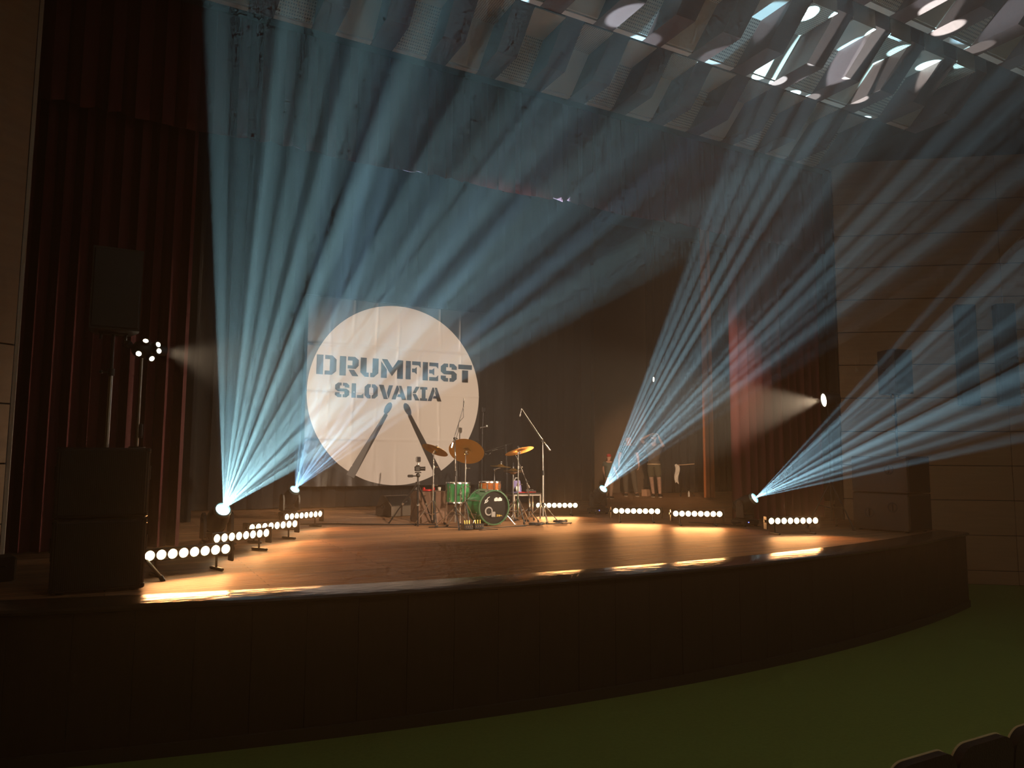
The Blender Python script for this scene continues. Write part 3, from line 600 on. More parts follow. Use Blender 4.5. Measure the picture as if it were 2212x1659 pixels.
for i in range(8):
    a = 2*math.pi*(i+.5)/8; rd = KU*math.cos(a)+KV*math.sin(a)
    b = MB()
    for s in (-1, 1): b.cyl(O+rd*(KR+.022)+KD*.235*s, O+rd*(KR+.018)+KD*.08*s, .005, n=6); b.ball(O+rd*(KR+.022)+KD*.238*s, .013, 6)
    b.cyl(O+rd*(KR+.012)+KD*-.09, O+rd*(KR+.012)+KD*.09, .012, n=8); b.build('lug', M_CHR, t)
for s in (-1, 1):
    b = MB(); a = O+KU*s*(KR*.9)+KV*-.08+KD*.10; e = O+KU*s*(KR+.13)+KD*.22+Vector((0, 0, -.30)); b.cyl(a, e, .009, n=8); b.ball(a, .022, 8); b.ball((e.x, e.y, .016), .016, 8); b.build('spur', M_CHR, t)
MB().bbox((0, 0, .012), (.05, .05, .024), .006).build('rubber_block', M_RUB, t)
def drum(name, label, loc, z0, h, r, shell, nl, cat='drum', legs=0, tilt=(0, 0, 1)):
    t = thing(name, label, cat, (loc[0], loc[1], 0 if legs else z0)); Z = z0 if legs else 0
    MB().lathe([(r-.006, Z), (r, Z), (r, Z+h), (r-.006, Z+h)], (0, 0, 0), (0, 0, 1), 32, close=True).build('shell', shell, t)
    MB().lathe([(r-.004, Z+h+.004), (.01, Z+h+.006)], n=32).build('top_head', M_HEADW, t)
    MB().lathe([(r-.004, Z-.004), (.01, Z-.006)], n=32).build('bottom_head', M_HEADW, t)
    for q in (Z-.006, Z+h-.012): MB().lathe([(r+.002, q), (r+.012, q), (r+.009, q+.02), (r+.002, q+.02)], n=32, close=True).build('rim', M_CHR, t)
    for i in range(nl):
        a = 2*math.pi*(i+.4)/nl; d = Vector((math.cos(a), math.sin(a), 0)); b = MB()
        if h > .25:
            for zz in (Z+.07, Z+h-.07): b.bbox(d*(r+.010)+Vector((0, 0, zz)), (.024, .024, .05), .007)
        else: b.bbox(d*(r+.010)+Vector((0, 0, Z+h/2)), (.022, .022, h*.6), .007)
        b.cyl(d*(r+.012)+Vector((0, 0, Z+.005)), d*(r+.012)+Vector((0, 0, Z+h+.006)), .0045, n=6); b.ball(d*(r+.012)+Vector((0, 0, Z+h+.008)), .009, 6); b.build('lug', M_CHR, t)
    for i in range(legs):
        a = 2*math.pi*(i+.15)/legs; d = Vector((math.cos(a), math.sin(a), 0))
        lg = MB().tube([d*(r+.02)+Vector((0, 0, Z+h*.75)), d*(r+.02)+Vector((0, 0, .12)), d*(r+.05)+Vector((0, 0, .02))], .007, 8).build('leg', M_CHR, t)
        MB().ball(d*(r+.052)+Vector((0, 0, .014)), .014, 8).build('rubber_foot', M_RUB, lg); MB().bbox(d*(r+.018)+Vector((0, 0, Z+h*.5)), (.04, .04, .06), .008).build('leg_clamp', M_CHR, lg)
    return t
drum('floor_tom', 'bright green floor tom on legs to the left of the bass drum', (5.38, 12.02), .37, .34, .20, M_GREEN, 6, legs=3)
drum('snare_drum', 'shallow wooden snare drum with chrome lugs above the bass drum', (6.07, 12.15), .565, .15, .185, M_WOODD, 10)
t = thing('snare_stand', 'chrome basket stand carrying the wooden snare drum', 'stand', (6.07, 12.15, 0)); tripod_legs(t, .30, .008, M_CHR, rot=.9, spread=.24)
MB().cyl((0, 0, .12), (0, 0, .47), .012, n=8).build('tube', M_CHR, t)
for i in range(3):
    a = 2*math.pi*i/3+.3; d = Vector((math.cos(a), math.sin(a), 0)); MB().tube([(0, 0, .46), d*.12+Vector((0, 0, .50)), d*.192+Vector((0, 0, .545)), d*.196+Vector((0, 0, .59))], .007, 6).build('basket_arm', M_CHR, t)
def cymbal_prof(r): return [(.008, .030), (.02, .030), (.045, .022), (.06, .008), (.07, .004), (r*.6, -.004), (r, -.014), (r, -.0155), (r*.6, -.006), (.07, .002), (.06, .006), (.045, .020), (.02, .028), (.008, .028)]
def cymbal(c, nrm, r, label, name='cymbal'):
    t = thing(name, label, 'cymbal', c); n = Vector(nrm).normalized()
    pl = MB().lathe(cymbal_prof(r), (0, 0, 0), n, 48, close=True).build('plate', M_BRASS, t)
    MB().cyl(n*.031, n*.045, .018, n=12).build('felt', M_GREY, t)
    b = MB(); b.cyl(n*.045, n*.085, .008, n=8); u, v, _ = ortho(n); b.tube([n*.07-u*.03, n*.062, n*.07+u*.03], .008, 6); b.build('wing_nut', M_CHR, t)
    return t, n
def cym_stand(xy, top, nrm, label, spread=.30, lh=.42, rot=.4):
    """straight cymbal stand whose tilter ends at point top"""
    t = thing('cymbal_stand', label, 'stand', (*xy, 0)); n = Vector(nrm).normalized(); T = Vector(top)-Vector((*xy, 0))
    tripod_legs(t, lh, .011, M_CHR, rot=rot, spread=spread); zt = T.z-.05
    MB().cyl((0, 0, .10), (0, 0, zt*.55), .0135, n=10).build('lower_tube', M_CHR, t)
    MB().cyl((0, 0, zt*.5), (0, 0, zt*.8), .011, n=10).build('middle_tube', M_CHR, t)
    MB().cyl((0, 0, zt*.78), (0, 0, zt), .008, n=8).build('upper_tube', M_CHR, t)
    for z, r in ((zt*.55, .022), (zt*.8, .019)):
        b = MB(); b.cyl((0, 0, z-.03), (0, 0, z+.02), r, n=10); b.cyl((0, 0, z), (.06, -.02, z), .006, n=6); b.bbox((.065, -.02, z), (.012, .04, .02), .004); b.build('height_clamp', M_CHR, t)
    b = MB(); b.ball((0, 0, zt), .022, 8); b.cyl((0, 0, zt), T-n*.035, .008, n=8); b.bbox((.035, 0, zt), (.03, .012, .03), .004); b.build('tilter', M_CHR, t)
    MB().lathe([(.014, -.035), (.016, -.018), (.010, -.016)], T, n, 12).build('felt_seat', M_GREY, t)
CYM = [((4.84, 11.78, 1.285), (.485, .14, 1), .235, 'small bronze cymbal seen almost edge-on at the left of the kit, tilted to the right', 'chrome cymbal stand at the left end of the kit, before the brown box', (4.82, 11.80)),
       ((5.22, 11.33, 1.265), (.45, .58, .78), .30, 'large bronze cymbal tipped on edge with its whole underside facing front', 'chrome cymbal stand holding the large tipped cymbal', (5.22, 11.37)),
       ((6.43, 11.70, 1.285), (-.146, .30, 1), .265, 'bronze cymbal at the right of the kit, tilted to the left', 'chrome cymbal stand at the right of the bass drum', (6.42, 11.72)),
       ((6.24, 12.05, 1.005), (.05, -.05, 1), .19, 'small flat bronze cymbal above the snare drum, left of the hi-hat', None, None)]
for c, nr, r, lab, slab, xy in CYM:
    cymbal(c, nr, r, lab)
    if slab: cym_stand(xy, c, nr, slab)
t = thing('cymbal_stand', 'short chrome post with a side arm carrying the small flat cymbal', 'stand', (6.30, 12.42, 0)); tripod_legs(t, .30, .009, M_CHR, rot=1.2, spread=.22)
MB().cyl((0, 0, .1), (0, 0, .93), .011, n=8).build('tube', M_CHR, t); MB().tube([(0, 0, .92), (-.02, -.18, .955), (-.06, -.37, .965)], .007, 6).build('arm', M_CHR, t)
b = MB(); b.ball((0, 0, .93), .024, 8); b.ball((0, 0, .62), .022, 8); b.cyl((0, 0, .93), (.05, 0, .95), .006, n=6); b.build('clamp', M_CHR, t)
# hi-hat
t = thing('hi_hat', 'pair of hi-hat cymbals on a thin chrome stand at the right of the kit', 'cymbal', (6.66, 12.35, 0)); tripod_legs(t, .33, .009, M_CHR, rot=.2, spread=.24)
MB().cyl((0, 0, .08), (0, 0, .86), .012, n=10).build('tube', M_CHR, t); MB().cyl((0, 0, .85), (0, 0, 1.06), .004, n=6).build('pull_rod', M_CHR, t)
MB().lathe(cymbal_prof(.18), (0, 0, .925), (0, 0, 1), 40, close=True).build('top_cymbal', M_BRASS, t)
MB().lathe([(a, -h) for a, h in cymbal_prof(.18)], (0, 0, .875), (0, 0, 1), 40, close=True).build('bottom_cymbal', M_BRASS, t)
b = MB(); b.cyl((0, 0, .95), (0, 0, .985), .014, n=8); b.cyl((0, 0, .97), (.035, 0, .98), .005, n=6); b.build('clutch', M_CHR, t)
b = MB(); b.bbox((-.05, -.16, .03), (.085, .26, .012), .004, Matrix.Rotation(R(9), 3, 'X')); b.cyl((-.05, -.03, .05), (0, 0, .1), .006, n=6); b.build('pedal', M_CHR, t)
# bass drum pedal behind and drum stool
t = thing('bass_pedal', 'chrome bass drum pedal behind the bass drum', 'pedal', (5.80, 11.93, 0))
b = MB(); b.bbox((0, .05, .03), (.09, .26, .012), .004, Matrix.Rotation(R(9), 3, 'X')); b.bbox((0, .05, .006), (.10, .30, .012), .004); b.build('footboard', M_CHR, t)
b = MB(); b.cyl((-.05, -.07, 0), (-.05, -.07, .20), .010, n=8); b.cyl((.05, -.07, 0), (.05, -.07, .20), .010, n=8); b.cyl((-.06, -.07, .20), (.06, -.07, .20), .008, n=8); b.build('frame', M_CHR, t)
b = MB(); b.cyl((0, -.07, .20), (0, -.10, .36), .005, n=6); b.ball((0, -.10, .37), (.025, .03, .03), 8); b.build('beater', M_HEADW, t)

# ---------------------------------------------------------------- microphone stands
def mic(c, d, label, L=.15, m=M_BLKM):
    t = thing('microphone', label, 'microphone', c); d = Vector(d).normalized()
    MB().cyl((0, 0, 0), d*L*.7, .011, .012, n=10).build('body', m, t); MB().cyl(d*L*.7, d*L, .013, .010, n=10).build('grille', M_GREY, t); return t
def mic_stand(xy, top, joint, tip, back, label, tri=True, mtl=M_CHR, bm=None, lh=.32, spread=.34, rot=.7):
    t = thing('microphone_stand', label, 'stand', (*xy, 0)); o = Vector((*xy, 0)); J = Vector(joint)-o; T = Vector(tip)-o; B = Vector(back)-o
    tripod_legs(t, lh, .009, mtl, rot=rot, spread=spread, brace=False)
    MB().cyl((0, 0, .10), (0, 0, J.z*.60), .014, n=10).build('lower_tube', mtl, t); MB().cyl((0, 0, J.z*.55), J, .0095, n=8).build('upper_tube', mtl, t)
    MB().cyl((0, 0, J.z*.58), (0, 0, J.z*.64), .022, n=10).build('height_clutch', M_BLKM, t); MB().cyl((0, 0, lh-.04), (0, 0, lh+.03), .024, n=10).build('leg_hub', M_BLKM, t)
    MB().cyl(B, T, .0075, n=8).build('boom', bm or mtl, t); b = MB(); b.ball(J, .026, 8); b.cyl(J, J+Vector((.05, 0, 0)), .010, n=8); b.build('boom_clutch', M_BLKM, t)
    MB().cyl(B, B+(T-B)*.12, .016, n=8).build('counterweight', mtl, t)
    MB().tube([T, T*.8+J*.2+Vector((.03, -.01, -.06)), T*.55+J*.45+Vector((-.02, -.015, -.02)), T*.25+J*.75+Vector((.015, -.015, -.03)), J+Vector((0, -.02, -.05)), Vector((.012, -.015, J.z*.6)), Vector((.015, -.015, .25)), Vector((.05, -.10, .006))], .0045, 5).build('cable', M_CABLE, t)
    return t
mic_stand((4.98, 11.22), None, (4.95, 11.22, 1.46), (5.11, 11.24, 1.98), (4.89, 11.21, 1.31), 'microphone stand with a steep boom in front of the large tipped cymbal', rot=.3, bm=M_BLKM)
mic((5.115, 11.24, 1.985), (.05, 0, 1), 'microphone at the top of the steep boom before the banner')
mic_stand((6.88, 11.62), None, (6.87, 11.62, 1.45), (6.43, 11.62, 2.03), (7.02, 11.62, 1.29), 'tall microphone stand at the right edge of the kit with its boom reaching up left', rot=.2, mtl=M_STEEL)
mic((6.425, 11.62, 2.035), (-.25, -.05, -1), 'microphone hanging from the tall right-hand boom')
mic_stand((6.98, 13.22), None, (6.96, 13.22, 1.40), (6.42, 13.17, 1.245), (7.11, 13.23, 1.455), 'dark microphone stand behind the hi-hat with a near-level boom', mtl=M_BLKM)
mic((6.41, 13.17, 1.245), (-1, -.1, -.1), 'microphone on the near-level boom behind the large cymbal')
mic_stand((6.78, 11.95), None, (6.72, 11.95, .72), (6.52, 11.95, 1.15), (6.78, 11.95, .60), 'low microphone stand with its boom leaning against the right cymbal stand', lh=.22, spread=.26)
mic((6.515, 11.95, 1.16), (-.5, 0, .5), 'microphone on the low boom beside the right cymbal stand', .10)
# ---------------------------------------------------------------- tripod with cameras
t = thing('camera_tripod', 'black camera tripod to the left of the kit', 'tripod', (4.68, 12.15, 0))
for i, (a, L) in enumerate(((-1.9, .34), (.3, .34), (2.4, .52))):
    d = Vector((math.cos(a), math.sin(a), 0)); lg = MB().cyl((0, 0, .70), d*L*.55+Vector((0, 0, .34)), .018, .016, n=8).build('leg', M_BLKM, t)
    MB().cyl(d*L*.5+Vector((0, 0, .37)), d*L+Vector((0, 0, .012)), .012, n=8).build('leg_extension', M_BLKM, lg); MB().ball(d*L+Vector((0, 0, .014)), .016, 8).build('rubber_foot', M_RUB, lg); MB().cyl(d*L*.5+Vector((0, 0, .36)), d*L*.54+Vector((0, 0, .33)), .021, n=8).build('leg_lock', M_STEEL, lg)
b = MB(); b.cyl((0, 0, .50), (0, 0, .80), .016, n=10); b.cyl((0, 0, .68), (0, 0, .73), .04, n=12); b.build('centre_column', M_BLKM, t)
b = MB(); b.ball((0, 0, .84), .04, 10); b.bbox((0, 0, .89), (.09, .09, .018), .004); b.cyl((0, 0, .83), (-.17, -.03, .83), .010, n=8); b.bbox((-.15, -.03, .83), (.10, .04, .045), .01); b.build('pan_head', M_BLKM, t)
t = thing('camera', 'dark camera with a lens on the tripod beside the kit', 'camera', (4.68, 12.15, .90)); 
b = MB(); b.bbox((-.01, 0, .055), (.10, .07, .09), .012); b.bbox((-.01, 0, .108), (.05, .05, .02), .006); b.build('body', M_BLK, t); MB().lathe([(.03, 0), (.034, .02), (.034, .07), (.038, .09), (.03, .09)], (.03, -.01, .055), (.9, -.5, 0), 16).build('lens', M_BLKM, t)
b = MB(); b.cyl((0, 0, .115), (0, 0, .17), .010, n=8); b.build('hot_shoe_mount', M_STEEL, t)
b = MB(); b.bbox((0, 0, .215), (.085, .05, .10), .015); mo = b.build('monitor', M_GREY, t); MB().bbox((0, -.027, .215), (.066, .004, .08), .002).build('screen', M_GLASSY, mo)
# ---------------------------------------------------------------- covered box with things on it
t = thing('covered_box', 'brown fabric-covered box with a dark strap behind the left cymbal stand', 'box', (5.08, 12.62, 0), R(-6))
def cov(u, v, f):
    w, d, h = .27, .25, .545; q = .008*math.sin(17*v+5*u)+.006*math.sin(23*u+9*v)
    return {'f': Vector((-w+2*w*u, -d-q, h*v)), 'b': Vector((w-2*w*u, d+q, h*v)), 'l': Vector((-w-q, d-2*d*u, h*v)), 'r': Vector((w+q, -d+2*d*u, h*v)), 't': Vector((-w+2*w*u, -d+2*d*v, h+q*.4))}[f]
b = MB()
for f in 'fblrt': b.grid(10, 10, lambda u, v: cov(u, v, f))
b.build('cover', M_BROWNB, t, ang=60); MB().bbox((.03, -.262, .27), (.035, .012, .54), .004).build('strap', M_RUB, t); MB().bbox((0, 0, .27), (.50, .46, .53), .01).build('box_body', M_CAB, t)
t = thing('headphones', 'red ring-shaped headphones lying on the brown box', 'headphones', (5.02, 12.50, .556)); MB().lathe([(.085, 0), (.098, 0), (.098, .025), (.085, .025)], n=28, close=True).build('band', M_RED, t)
for s in (-1, 1): MB().lathe([(.02, -.012), (.035, -.012), (.035, .012), (.02, .012)], (s*.09, 0, .03), (1, 0, 0), 14, close=True).build('ear_cup', M_RED, t)
t = thing('cup', 'small pale cup beside the red headphones on the brown box', 'cup', (5.22, 12.48, .556)); MB().lathe([(.022, 0), (.028, .06), (.025, .06), (.02, .006)], n=16).build('wall', M_HEADW, t); MB().lathe([(.03, .058), (.03, .064), (.012, .068)], n=16).build('lid', M_GREY, t)
tag(MB().bbox((4.90, 12.74, .575), (.10, .12, .035), .01).bbox((4.90, 12.73, .60), (.07, .08, .02), .008).build('cloth_bundle', M_GREY), 'small grey bundle lying at the back of the brown box', 'cloth')
# ---------------------------------------------------------------- side table of the drummer
t = thing('side_table', 'low table with pale metal frame at the right of the kit', 'table', (7.03, 12.62, 0), R(-3))
MB().bbox((0, 0, .475), (.60, .38, .025), .006).build('table_top', M_CAB, t); 
b = MB()
for y in (-.17, .17): b.bbox((0, y, .445), (.58, .025, .03), .004)
for x in (-.28, .28): b.bbox((x, 0, .445), (.025, .34, .03), .004)
b.build('apron', M_STEEL, t)
for x in (-.28, .28):
    for y in (-.17, .17): MB().bbox((x, y, .22), (.026, .026, .44), .004).build('leg', M_STEEL, t)
t = thing('bag', 'crumpled violet and white bag standing on the low table', 'bag', (6.86, 12.58, .488)); b = MB()
b.grid(16, 8, lambda u, v: Vector(((.10+.012*math.sin(11*u*3+v*5))*math.cos(2*math.pi*u)*(1-.25*v), (.07+.01*math.sin(17*u))*math.sin(2*math.pi*u)*(1-.5*v), .23*v))); b.build('body', M_VIOLET, t, ang=80)
MB().tube([(-.05, 0, .22), (-.03, 0, .28), (.03, 0, .28), (.05, 0, .22)], .008, 6).build('handle', M_WHITEP, t); MB().bbox((-.02, -.076, .08), (.08, .01, .09), .004).build('white_patch', M_WHITEP, t)
tag(MB().tube([(6.83, 12.45, .496), (6.93, 12.46, .50), (7.0, 12.5, .496), (7.1, 12.47, .50), (7.2, 12.52, .496), (7.24, 12.5, .497)], .007, 6).build('red_cable', M_RED), 'red cable lying on the low table beside the violet bag', 'cable')
t = thing('mixer', 'small dark device on the right half of the low table', 'device', (7.17, 12.64, .488)); MB().bbox((0, 0, .02), (.22, .16, .04), .006).build('body', M_CAB, t)
for i in range(4): MB().cyl((-.07+i*.045, -.03, .04), (-.07+i*.045, -.03, .055), .010, n=8).build('knob', M_GREY, t)
# ---------------------------------------------------------------- boxes before the kit and cables
for x, y, rz, lab in ((5.06, 10.93, .1, 'small black box on the floor before the kit, the left one of two'), (5.26, 10.95, -.05, 'small black box on the floor before the kit, the right one of two')):
    t = thing('stage_box', lab, 'box', (x, y, 0), rz, 'small boxes before the kit'); MB().bbox((0, 0, .05), (.16, .14, .085), .008).build('case', M_CAB, t)
    for i in range(4): MB().cyl((-.055+i*.037, -.068, .055), (-.055+i*.037, -.076, .055), .011, n=8).build('socket', M_CHR, t)
    for i in range(3):
        MB().cyl((-.04+i*.04, .0, .09), (-.045+i*.045, .01, .15), .008, n=8).build('plug', M_GOLDP, t)
def wob(p, q, n, s, rnd, z=.007): return [Vector((p[0]+(q[0]-p[0])*i/n+rnd.uniform(-s, s), p[1]+(q[1]-p[1])*i/n+rnd.uniform(-s, s), z)) for i in range(n+1)]
def smooth(P, k=6):
    P = [P[0]]+P+[P[-1]]; out = []
    for i in range(1, len(P)-2):
        for j in range(k):
            t_ = j/k; a, b_, c, d = P[i-1], P[i], P[i+1], P[i+2]
            out.append(.5*((2*b_)+(c-a)*t_+(2*a-5*b_+4*c-d)*t_*t_+(3*b_-a-3*c+d)*t_**3))
    return out+[P[-2]]
rc = random.Random(4)
CAB = [((2.4, 13.2), (4.9, 11.9), 8, .05, 'thick black cable lying on the floor from the left towards the kit', .012),
       ((4.6, 11.55), (5.6, 11.05), 7, .06, 'black cable curling on the floor before the left cymbal stand', .007),
       ((5.3, 11.0), (6.6, 11.2), 9, .07, 'black cable on the floor along the front of the bass drum', .007),
       ((5.15, 10.78), (5.5, 10.80), 5, .04, 'short loop of cable on the floor before the two small boxes', .006),
       ((6.1, 11.15), (7.1, 11.35), 9, .09, 'tangled cable on the floor right of the bass drum', .007),
       ((6.6, 11.4), (7.25, 11.3), 9, .10, 'cable heap on the floor at the foot of the tall microphone stand', .008),
       ((9.3, 10.5), (9.75, 9.25), 6, .04, 'thin cable on the floor between the right LED bars and the right moving head', .008)]
for p, q, n, s, lab, r in CAB: tag(MB().tube(smooth(wob(p, q, n, s, rc, r)), r, 6).build('floor_cable', M_CABLE), lab, 'cable', 'cables lying on the stage floor')
for cx_, cy_, lab in ((7.12, 11.42, 'coil of black cable lying at the right end of the kit'), (6.45, 11.12, 'coil of black cable lying right before the bass drum')):
    P = [Vector((cx_+(.12+.02*rc.random())*math.cos(a*.5), cy_+(.09+.02*rc.random())*math.sin(a*.5), .008+.004*(a/6.3)+.012*rc.random())) for a in range(0, 52)]
    tag(MB().tube(P, .007, 5).build('cable_coil', M_CABLE), lab, 'cable')
# wedge monitor
t = thing('floor_monitor', 'dark wedge-shaped floor monitor lying left of the tripod', 'speaker', (4.98, 14.1, 0), R(20))
prof = [(-.24, .015), (.24, .015), (.24, .20), (.02, .40), (-.10, .40), (-.24, .16)]
c = MB().prism(prof, lambda y, z, q: Vector((q, -y, z)), -.31, .31).build('cabinet', M_CABB, t, smooth=False)
MB().bbox((0, -.13, .30), (.56, .27, .012), .004, Matrix.Rotation(R(42.3), 3, 'X')).build('grille', M_GRILL, c, smooth=False)
for s in (-1, 1): MB().lathe([(.03, 0), (.045, 0), (.045, .01), (.03, .01)], (s*.31, .02, .2), (s, 0, 0), 16, close=True).build('handle_ring', M_BLK, c)
for s in (-1, 1): MB().box((s*.2, 0, .008), (.03, .4, .016)).build('rail', M_RUB, t)
# bare stand behind the kit
t = thing('bare_stand', 'thin dark stand with a clamp at the right edge of the banner', 'stand', (7.10, 14.6, 0)); tripod_legs(t, .5, .010, M_BLKM, rot=.3, spread=.34)
MB().cyl((0, 0, .1), (0, 0, 1.75), .016, n=10).build('lower_tube', M_BLKM, t); MB().cyl((0, 0, 1.7), (.02, 0, 2.15), .012, n=8).build('upper_tube', M_BLKM, t)
b = MB(); b.cyl((-.05, 0, 1.80), (.10, 0, 1.83), .016, n=8); b.ball((.11, 0, 1.84), .035, 8); b.build('clamp', M_STEEL, t); b = MB(); b.bbox((.03, 0, 2.2), (.08, .06, .12), .015); b.build('head_block', M_BLKM, t)

# ================================================================ RIGHT WING: PEOPLE AND SMALL THINGS
M_SKIN = mat('skin', (.62, .36, .26), .5, 0, .08, 20)
M_TATT = mat('tattooed_skin', (.42, .27, .21), .5, 0, .5, 22)
M_TSHIRT = mat('dark_grey_shirt', (.11, .085, .06), .85, 0, .12, 20, .2, 60)
M_SHORTS = mat('olive_shorts', (.085, .075, .04), .85, 0, .12, 20, .2, 60)
M_NAVY = mat('dark_shirt', (.045, .042, .040), .85)
M_JEANS = mat('dark_jeans', (.10, .085, .065), .85, 0, .15, 20)
M_TEAL = mat('grey_green_shirt', (.13, .16, .14), .85)
M_PINK = mat('dusty_trousers', (.40, .27, .20), .85)
M_REDCAP = mat('red_cap_cloth', (.50, .03, .025), .7)
M_HAIR = mat('brown_hair', (.10, .055, .03), .7, 0, .4, 40, .4, 120)
M_SHOE = mat('dark_shoe', (.02, .018, .017), .6)
M_SOLE = mat('pale_sole', (.6, .55, .48), .6)
M_BELT = mat('pale_belt', (.55, .42, .26), .5)
def skin(name, nodes, edges, material, parent, root, sub=2, extra=None):
    """grow a tapered surface over a skeleton of joints {key: (x, y, z, radius)}"""
    keys = list(nodes); me = bpy.data.meshes.new(name); me.from_pydata([nodes[k][:3] for k in keys], [(keys.index(a), keys.index(b_)) for a, b_ in edges], [])
    o = bpy.data.objects.new(name, me); COL.objects.link(o)
    md = o.modifiers.new('skin', 'SKIN'); md.use_smooth_shade = True; md.branch_smoothing = .4
    sv = me.skin_vertices[0].data
    for i, k in enumerate(keys):
        r = nodes[k][3]; sv[i].radius = r if isinstance(r, tuple) else (r, r); sv[i].use_root = (k == root)
    o.modifiers.new('subd', 'SUBSURF').levels = sub; o.modifiers['subd'].render_levels = sub
    dg = bpy.context.evaluated_depsgraph_get(); dg.update(); nm = bpy.data.meshes.new_from_object(o.evaluated_get(dg)); bpy.data.objects.remove(o); bpy.data.meshes.remove(me)
    if extra is not None:
        vs_ = [v.co.copy() for v in nm.vertices]; fs = [tuple(p.vertices) for p in nm.polygons]; b0 = len(vs_); vs_ += extra.v; fs += [tuple(b0+i for i in f) for f in extra.f]
        nm2 = bpy.data.meshes.new(name); nm2.from_pydata(vs_, [], fs); nm2.update(); nm2.shade_smooth(); bpy.data.meshes.remove(nm); nm = nm2
    nm.name = name; nm.materials.clear(); nm.materials.append(material); return link(name, nm, parent)
def person(label, loc, rz, s, arms, knees, feet, mats, headturn=0, cap=None, beard=False, shorts=False, lean=0):
    """figure facing its own -y; arms: {side: (elbow, wrist, finger direction)}; coordinates for a 1.8 m body scaled by s"""
    t = thing('person', label, 'person', (*loc, 0), rz); S = lambda p: tuple(q*s for q in p)
    hx, hy, hz = 0+lean, -.02, 1.66
    N = {'pel': (0, 0, .95, .13), 'sp': (lean*.3, .01, 1.14, .12), 'ch': (lean*.6, .01, 1.35, (.17, .115)), 'nk': (lean*.9, .0, 1.50, .068), 'jaw': (hx, hy-.01, 1.575, .078), 'hd': (hx, hy, 1.665, (.095, .108)), 'tp': (hx, hy+.01, 1.76, .078)}
    E = [('pel', 'sp'), ('sp', 'ch'), ('ch', 'nk'), ('nk', 'jaw'), ('jaw', 'hd'), ('hd', 'tp')]
    for k, sg in (('l', -1), ('r', 1)):
        el, wr, fd = arms[k]; kn, an = knees[k], feet[k]
        N.update({k+'sh': (lean*.6+sg*.19, .01, 1.435, .066), k+'el': (*el, .046), k+'wr': (*wr, .031)}); E += [('ch', k+'sh'), (k+'sh', k+'el'), (k+'el', k+'wr')]
        fd = Vector(fd).normalized(); w_ = Vector(wr); u, v, _ = ortho(fd); pm = w_+fd*.055; N[k+'pm'] = (*pm, .027); E.append((k+'wr', k+'pm'))
        for i, (a, L) in enumerate(((-.030, .060), (-.011, .075), (.010, .070), (.029, .055))):
            f1 = pm+u*a+fd*.035; f2 = f1+fd*L*.5-v*.012; f3 = f2+fd*L*.45-v*.03
            N.update({f'{k}f{i}a': (*f1, .0095), f'{k}f{i}b': (*f2, .009), f'{k}f{i}c': (*f3, .0075)}); E += [(k+'pm', f'{k}f{i}a'), (f'{k}f{i}a', f'{k}f{i}b'), (f'{k}f{i}b', f'{k}f{i}c')]
        th1 = w_+fd*.03-u*.035; th2 = th1+fd*.035-u*.02-v*.01; N.update({k+'t1': (*th1, .011), k+'t2': (*th2, .009)}); E += [(k+'pm', k+'t1'), (k+'t1', k+'t2')]
        N.update({k+'hp': (sg*.09, 0, .88, .092), k+'kn': (*kn, .064), k+'cf': ((kn[0]*.65+an[0]*.35), (kn[1]*.65+an[1]*.35)+.02, kn[2]*.65+an[2]*.35, .060), k+'an': (*an, .044), k+'to': (an[0]+sg*.02, an[1]-.13, .035, .035)}); E += [('pel', k+'hp'), (k+'hp', k+'kn'), (k+'kn', k+'cf'), (k+'cf', k+'an'), (k+'an', k+'to')]
    NS = {k: (v[0]*s, v[1]*s, v[2]*s, tuple(q*s for q in v[3]) if isinstance(v[3], tuple) else v[3]*s) for k, v in N.items()}
    # face
    ex = MB(); ct, st_ = math.cos(headturn), math.sin(headturn)
    def H(x, y, z): return Vector(((hx+x*ct-y*st_)*s, (hy+x*st_+y*ct)*s, z*s))
    ex.ball(H(0, -.10, 1.645), (.014*s, .022*s, .024*s), 8)
    for sg in (-1, 1): ex.ball(H(sg*.082, .01, 1.645), (.014*s, .022*s, .032*s), 8)
    ex.ball(H(0, -.088, 1.60), (.026*s, .012*s, .010*s), 8)
    skin('body', NS, E, mats['skin'], t, 'pel', 2, ex)
    b = MB()
    for sg in (-1, 1): b.ball(H(sg*.032, -.086, 1.67), .011*s, 8)
    b.build('eyes', M_SHOE, t)
    def fat(ks, ed, g, name, m, root, over={}):
        n2 = {k: (*NS[k][:3], tuple(q+g*s for q in NS[k][3]) if isinstance(NS[k][3], tuple) else NS[k][3]+g*s) for k in ks}; n2.update({k: tuple(q*s for q in v) for k, v in over.items()}); return skin(name, n2, ed, m, t, root, 2)
    mid = lambda a, b_, f: tuple((Vector(N[a][:3])*(1-f)+Vector(N[b_][:3])*f))
    fat(['sp', 'ch', 'lsh', 'rsh'], [('hem', 'mid'), ('mid', 'sp'), ('sp', 'ch'), ('ch', 'lsh'), ('ch', 'rsh'), ('lsh', 'ls'), ('rsh', 'rs'), ('ch', 'col')], .034, 'shirt', mats['shirt'], 'sp',
        {'hem': (0, 0, .86 if shorts else .82, .19), 'mid': (0, 0, 1.0, .185), 'sp': (lean*.3, .01, 1.14, .172), 'ls': (*mid('lsh', 'lel', .62), .070), 'rs': (*mid('rsh', 'rel', .62), .070), 'col': (lean*.8, .005, 1.475, .095)})
